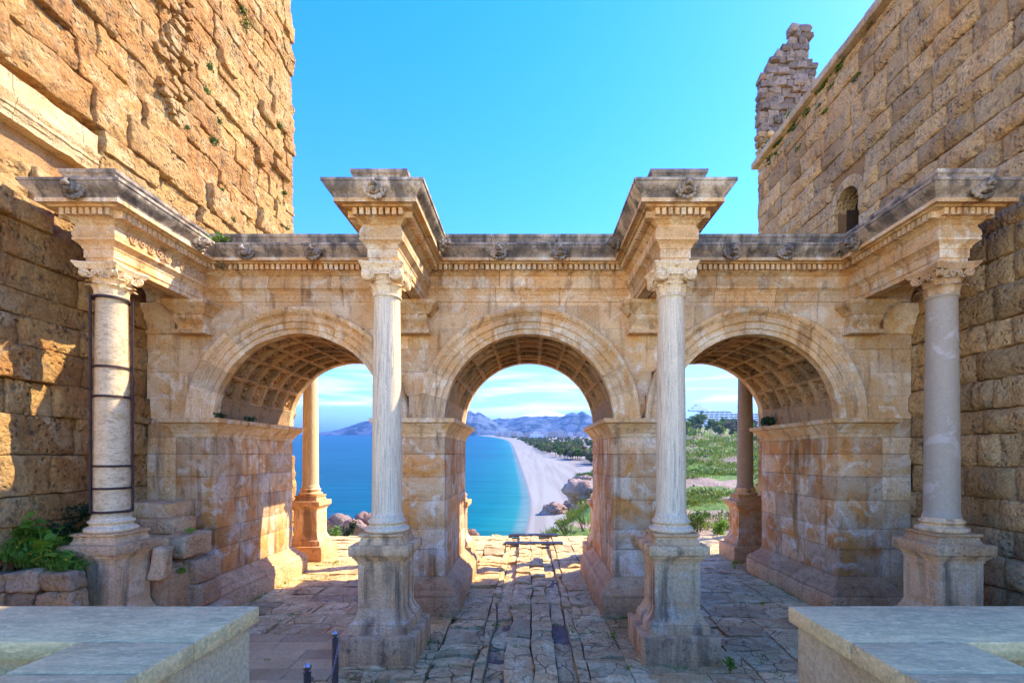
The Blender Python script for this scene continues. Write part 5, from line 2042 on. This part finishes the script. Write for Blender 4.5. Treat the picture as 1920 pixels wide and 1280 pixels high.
# shrubs and rocks along the terrace edge ---------------------------------------------------------
def shrub(px, py_top, d, w, mat, lab, feather=False, n=420, grp='shrubs at the terrace edge'):
    x = (px - 992) / 900 * d
    zt_ = EYE.z + (853 - py_top) / 900 * d
    y = d + EYE.y
    t = thing('shrub', (x, y, zt_ - 1.3), lab, 'shrub', grp)
    rr = random.Random(px)
    b = MB()
    if feather:
        for k in range(26):
            a = rr.uniform(0, 6.283); q = w * 0.4 * rr.random()
            p = Vector((x + q * math.cos(a), y + q * math.sin(a), zt_ - 1.2))
            tip = Vector((x + w * rr.uniform(-1, 1), y + w * rr.uniform(-1, 1), zt_ - rr.random() ** 1.5 * 0.8))
            for i in range(24):
                u = 0.25 + 0.75 * i / 24
                c = p.lerp(tip, u)
                dr = (tip - p).normalized()
                sd = Vector((rr.gauss(0, 1), rr.gauss(0, 1), rr.gauss(0, 0.6) + 0.5)).normalized()
                L = 0.16 * (1.15 - u)
                s2 = dr.cross(sd).normalized() * 0.012
                b.add([c - s2, c + s2, c + sd * L + dr * L * 0.8], [(0, 1, 2)])
    else:
        for k in range(7):
            leaf_quads(b, (x + rr.uniform(-0.6, 0.6) * w, y + rr.uniform(-0.5, 0.5) * w, zt_ - rr.uniform(0.25, 0.9)), w * 0.42, w * 0.42, 0.32, n // 7, 0.085, rr, 0.4, 0.6)
    b.build('foliage', M[mat], t, None, None, False)
    b = MB()
    for k in range(5):
        b.tube([(x + rr.uniform(-0.1, 0.1), y, zt_ - 1.9), (x + rr.uniform(-0.5, 0.5) * w, y + rr.uniform(-0.4, 0.4) * w, zt_ - 0.5)], [0.03, 0.01], 5)
    b.build('stems', M['bark'], t)


shrub(1060, 964, 25.5, 0.75, 'leaf_yellow', 'feathery bright green shrub at the terrace edge, middle of the central arch view', True)
shrub(1098, 948, 26.5, 0.9, 'leaf_yellow', 'tall feathery green shrub by the right jamb of the middle arch', True)
shrub(1030, 984, 24.6, 0.5, 'leaf_yellow', 'small feathery green tuft left of the other terrace-edge shrubs', True)
shrub(655, 972, 25.0, 0.55, 'leaf_dark', 'round grey-green shrub among the rocks, left of the middle column')
shrub(632, 984, 24.5, 0.5, 'leaf', 'small green shrub at the foot of the terrace rocks')
shrub(556, 985, 24.5, 0.5, 'leaf_dark', 'dark shrub beside the sunlit rear column pedestal')
shrub(1312, 955, 26.0, 0.7, 'leaf_yellow', 'bushy green clump on the slope left of the shaded rear column', False, 700)
shrub(1352, 968, 25.0, 0.55, 'leaf', 'bright rounded green bush against the shaded rear column pedestal', False, 700)
for k, (px, py, d, r, lab) in enumerate(((640, 968, 27, 0.62, 'reddish rock at the terrace edge, leftmost of the row'), (664, 975, 26.6, 0.5, 'grey jagged rock at the terrace edge behind the shrub'),
                                  (690, 966, 27.5, 0.7, 'tall rock at the terrace edge close to the middle column'), (880, 992, 26, 0.4, 'small rock at the terrace edge by the left jamb of the middle arch'),
                                  (1085, 900, 62, 1.5, 'ochre rock on the slope above the beach'), (1335, 862, 140, 4.5, 'broad pale rock outcrop on the hillside'), (1375, 870, 130, 4.0, 'pale rock ledge on the hillside beside the rear column'), (1300, 866, 160, 3.5, 'reddish earth bluff on the hillside'))):
    x = (px - 992) / 900 * d
    zt_ = EYE.z + (853 - py) / 900 * d
    b = MB()
    boulder(b, (x, d + EYE.y, zt_ - r * 0.9), (r * 1.3, r, r), k * 3.3, 1.0, 26, 0.4)
    tag(b.build('rock', M['cliffrock' if d < 60 else 'rock'], None, 180), lab, 'rock', 'rocks behind the gate', 'thing')

# palm behind the right arch
px, d = 1428, 23.5
x = (px - 992) / 900 * d
t = thing('palm_tree', (x, d + EYE.y, 0), 'fan palm with drooping dry fronds behind the right arch', 'palm')
b = MB(); b.tube([(x, d + EYE.y, -0.4), (x + 0.1, d + EYE.y, 2.0), (x + 0.05, d + EYE.y, 4.2)], [0.22, 0.18, 0.16], 10); b.build('trunk', M['bark'], t, 60)
rr = random.Random(4)
for k in range(30):
    dry = k >= 20
    a = rr.uniform(0, 6.283)
    el = rr.uniform(-0.3, 1.3) if not dry else rr.uniform(-1.4, -0.7)
    hub = Vector((x + 0.05, d + EYE.y, 4.3 if not dry else rr.uniform(2.2, 4.0)))
    dr = Vector((math.cos(a) * math.cos(el), math.sin(a) * math.cos(el), math.sin(el)))
    L = rr.uniform(0.6, 0.9)
    c = hub + dr * L
    b = MB(); b.tube([hub, c], [0.02, 0.012], 4)
    sd = dr.cross(Vector((0, 0, 1))).normalized(); up = sd.cross(dr)
    for i in range(15):
        f = (i / 14 - 0.5) * 3.6
        dd = (dr * math.cos(f) + sd * math.sin(f)).normalized()
        w = up.cross(dd).normalized() * 0.022
        ln = 0.75 * (1 - 0.12 * abs(f)) * (0.6 if dry else 1)
        tip = c + dd * ln + Vector((0, 0, -0.18 * ln))
        mdp = c + dd * ln * 0.5
        b.add([c, mdp + w, tip, mdp - w], [(0, 1, 2, 3)])
    b.build('frond', M['dry' if dry else 'leaf_dark'], t, None, None, False)

# ------------------------------------------------------------------ weeds near the viewer
RW = random.Random(77)
# ground cover on the bank
b = MB()
for k in range(900):
    x, y = RW.uniform(-9.4, -8.15), RW.uniform(-3.3, -0.5)
    if y > -2.9 and x > -8.6: continue
    z = bank_z(x, y)
    if RW.random() < 0.5:
        blades(b, (x, y, z - 0.03), 0.08, 12, RW.uniform(0.15, 0.42), 0.008, RW, 0.6)
    else:
        leaf_quads(b, (x, y, z + 0.12), 0.12, 0.12, 0.16, 16, 0.06, RW, 0.1, 0.8)
tag(b.build('bank_weeds', M['leaf'], None, None, (-9, -2.5, 1.7), False), 'low green weeds covering the bank left of the strapped column', 'weeds', None, 'stuff')
b = MB()
for k in range(150):
    x, y = RW.uniform(-9.3, -8.2), RW.uniform(-3.25, -2.0)
    if y > -2.9 and x > -8.6: continue
    z = bank_z(x, y) + RW.uniform(0.12, 0.3)
    leaf_quads(b, (x, y, z), 0.012, 0.012, 0.012, 5, 0.028, RW, 0.6)
tag(b.build('yellow_flowers', M['petal_y'], None, None, (-9, -2.5, 1.9), False), 'tiny yellow flowers dotted through the bank weeds', 'flowers', None, 'stuff')


def round_leaf(b, p, nrm, r, rr):
    nrm = nrm.normalized()
    t = nrm.cross(Vector((0.2, 0.4, 0.9)));
    if t.length < 0.1: t = nrm.cross(Vector((1, 0, 0)))
    t.normalize(); u = nrm.cross(t)
    n = 10
    vs = [p + nrm * (-0.12 * r)]
    for i in range(n):
        a = 2 * math.pi * i / n
        q = r * (1 + 0.16 * math.cos(5 * a)) * (0.55 if i == 0 else 1)
        vs.append(p + (t * math.cos(a) + u * math.sin(a)) * q)
    b.add(vs, [(0, i + 1, (i + 1) % n + 1) for i in range(n)])


for k, (x, y, z, h, lab) in enumerate(((-9.15, -3.05, 1.9, 1.0, 'tall broad-leaved green plant at the left edge of the bank'), (-8.85, -3.0, 1.85, 0.7, 'mid-height broad-leaved plant in front of the tower wall'),
                                   (-8.45, -3.1, 1.7, 0.45, 'small round-leaved plant by the strapped column base'))):
    t = thing('leafy_plant', (x, y, z), lab, 'plant', 'leafy plants on the bank')
    bs_ = MB(); bl = MB()
    for q in range(13):
        a = RW.uniform(0, 6.283)
        tip = Vector((x + RW.uniform(0.08, 0.42) * h * math.cos(a), y + RW.uniform(0.08, 0.42) * h * math.sin(a), z + h * RW.uniform(0.35, 1.0)))
        bs_.tube([(x, y, z - 0.05), ((x + tip.x) / 2, (y + tip.y) / 2, z + (tip.z - z) * 0.6), tip], [0.012, 0.008, 0.004], 5)
        for w in range(4):
            u = RW.uniform(0.5, 1.0)
            p = Vector((x, y, z)).lerp(tip, u) + Vector((RW.gauss(0, 0.04), RW.gauss(0, 0.04), 0.02))
            round_leaf(bl, p, Vector((RW.gauss(0, 0.5), RW.gauss(0, 0.5) - 0.3, 1.0)), RW.uniform(0.06, 0.12), RW)
    bs_.build('stems', M['leaf'], t)
    bl.build('leaves', M['leaf'], t, None, None, False)
# dark ivy against the wall
b = MB()
for k in range(70):
    y = RW.uniform(-2.6, -1.0)
    leaf_quads(b, (-9.30 + RW.uniform(0, 0.2), y, 2.05 + RW.random() ** 1.6 * 0.75), 0.12, 0.15, 0.12, 26, 0.05, RW, 0.2)
tag(b.build('ivy', M['leaf_dark'], None, None, (-9.3, -1.8, 2.0), False), 'dark creeper at the foot of the left tower behind the strapped column', 'creeper', None, 'stuff')

# tufts rooted on the gate
for k, (p, r, n, mt, lab) in enumerate((((-7.52, -0.05, 4.74), 0.15, 60, 'leaf_dark', 'green tuft growing on the left impost, nearer the front'), ((-7.46, 1.1, 4.74), 0.15, 60, 'leaf_dark', 'green tuft growing on the left impost inside the arch'),
                                   ((7.40, 3.1, 4.76), 0.28, 160, 'leaf_dark', 'dark fern clump on the rear end of the right impost'), ((7.30, -0.42, 8.52), 0.2, 90, 'leaf_dark', 'fern growing from the gutter corner of the right bay'),
                                   ((-7.30, -0.33, 8.25), 0.17, 110, 'dry', 'withered tuft hanging under the cornice near the left bay'), ((-7.35, -0.35, 8.78), 0.30, 120, 'leaf_yellow', 'grassy tuft on top of the cornice near the left bay'),
                                   ((-7.42, -1.5, 1.32), 0.12, 70, 'leaf', 'leafy tuft in the tumbled steps'), ((-7.6, -1.0, 2.1), 0.12, 60, 'leaf', 'green tuft on top of the tumbled steps'))):
    b = MB()
    leaf_quads(b, (p[0], p[1], p[2] + r * 0.4), r, r, r * 0.6, n, r * 0.35, RW, 0.1, 0.8)
    blades(b, p, r * 0.7, n // 3, r * 1.2, 0.006, RW, 0.9)
    tag(b.build('fern_tuft', M[mt], None, None, p, False), lab, 'fern', 'tufts growing on the stonework', 'thing')
# weeds on the towers
b = MB()
for (px, py, r) in ((398, 264, .26), (410, 228, .16), (384, 170, .2), (460, 45, .3), (392, 125, .2), (522, 235, .25), (520, 381, .26), (532, 362, .12), (434, 412, .16), (412, 356, .14), (515, 268, .12), (535, 318, .14), (348, 240, .1), (536, 430, .16), (455, 20, .2), (500, 60, .12)):
    d = WX * 900 / (992 - px) * 0.985
    z = EYE.z + (853 - py) / 900 * d
    leaf_quads(b, (-WX + 0.16, d + EYE.y, z), 0.12, r * 0.8, r * 0.7, 90, 0.05, RW, 0.05, 0.8)
    blades(b, (-WX + 0.2, d + EYE.y, z - r * 0.3), r * 0.4, 14, r * 1.1, 0.008, RW, 0.9)
tag(b.build('wall_weeds', M['leaf_yellow'], None, None, (-WX, 0, 9), False), 'green weeds sprouting from the left tower wall', 'weeds', None, 'stuff')
b = MB()
for k in range(60):
    y = RW.uniform(1.0, 7.5)
    z = LEDGE - RW.random() ** 2 * 1.2 + 0.02
    if nz(y * 1.3, z * 2, 5) < 0.0: continue
    leaf_quads(b, (WX - 0.14, y, z), 0.07, 0.3, 0.05, 26, 0.07, RW, 0.1, 0.5)
for y in (7.2, 5.4, 6.9):
    leaf_quads(b, (WX - 0.1, y, LEDGE + 0.35), 0.2, 0.25, 0.2, 80, 0.10, RW, 0.1, 0.8)
tag(b.build('ledge_weeds', M['leaf_yellow'], None, None, (WX, 4, 15), False), 'green weeds in the joints under the right tower ledge', 'weeds', None, 'stuff')
# grass in the paving joints and at the foot of the stones
b = MB()
def seam(x0, y0, x1, y1, n, h=0.06):
    for i in range(n):
        u = RW.random()
        if nz(x0 + u * 7, y0 * 3, 2) < -0.1: continue
        blades(b, (x0 + (x1 - x0) * u + RW.gauss(0, 0.02), y0 + (y1 - y0) * u + RW.gauss(0, 0.02), -0.03), 0.035, 9, h * RW.uniform(0.6, 1.6), 0.005, RW, 0.9)
for x in COLX[1:3]:
    seam(x - 0.73, YC - 0.73, x + 0.73, YC - 0.73, 14); seam(x + 0.73, YC - 0.7, x + 0.73, YC + 0.7, 10); seam(x - 0.73, YC - 0.7, x - 0.73, YC + 0.7, 10)
seam(-7.3, -0.4, -7.3, 4, 34, 0.08); seam(7.18, 4.2, 7.18, -0.4, 34, 0.08); seam(-3.9, -0.4, -1.7, -0.4, 20); seam(1.7, -0.4, 3.8, -0.4, 20); seam(-1.72, -0.3, -1.72, 4, 18)
seam(-7.3, 5.3, -6.6, 5.3, 30, 0.12); seam(7.2, 5.3, 8.8, 5.4, 40, 0.14); seam(7.0, 4.6, 7.3, 5.4, 20, 0.1)
for k in range(55):
    x, y = RW.uniform(-7, 7), RW.uniform(-4.3, 1.0)
    if RW.random() < 0.5: seam(x, y, x + RW.uniform(0.1, 0.5), y + RW.uniform(-0.03, 0.03), 5)
    else: seam(x, y, x + RW.uniform(-0.03, 0.03), y + RW.uniform(0.1, 0.6), 5)
tag(b.build('joint_grass', M['leaf'], None, None, (0, 0, 0), False), 'small grass tufts in the paving joints', 'grass', None, 'stuff')
x, y = 3.55, -3.25
t = thing('weed_plant', (x, y, 0), 'small upright weed at the corner of the right pedestal plinth', 'weed')
b = MB(); leaf_quads(b, (x, y, 0.14), 0.13, 0.13, 0.14, 120, 0.04, RW, 0.1, 1.0); b.build('leaves', M['leaf'], t, None, None, False)
b = MB(); b.tube([(x, y, -0.05), (x + 0.02, y, 0.26)], [0.01, 0.004], 5); b.build('stem', M['leaf'], t)
# planting beds
for s, lab in ((-1, 'grass in the planting bed of the left parapet'), (1, 'grass in the planting bed of the right parapet')):
    b = MB()
    for k in range(420):
        x, y = s * RW.uniform(2.75, 5.2), RW.uniform(-10.6, -8.82)
        if s > 0 and x - 2.7 < 0.25:
            leaf_quads(b, (x + 0.03, y, PZ - 0.2), 0.06, 0.06, 0.10, 14, 0.03, RW, 0.1, 1.2)
        blades(b, (x, y, PZ - 0.34), 0.06, 12, RW.uniform(0.08, 0.2), 0.004, RW, 0.7)
    tag(b.build('bed_grass', M['leaf'], None, None, (s * 4, -9.6, PZ - 0.3), False), lab, 'grass', None, 'stuff')

# ------------------------------------------------------------------ haze
m = bpy.data.materials.new('sea_haze'); m.use_nodes = True
nt = m.node_tree; nt.nodes.clear()
o_ = nt.nodes.new("ShaderNodeOutputMaterial"); v_ = nt.nodes.new("ShaderNodeVolumePrincipled")
v_.inputs["Color"].default_value = (0.12, 0.30, 0.66, 1)
v_.inputs["Density"].default_value = 0.00013
v_.inputs["Anisotropy"].default_value = 0.2
nt.links.new(v_.outputs[0], o_.inputs["Volume"])
b = MB(); b.box(-30000, 30000, -2000, 40000, -45, 1500)
tag(b.build('haze', m), kind='stuff')
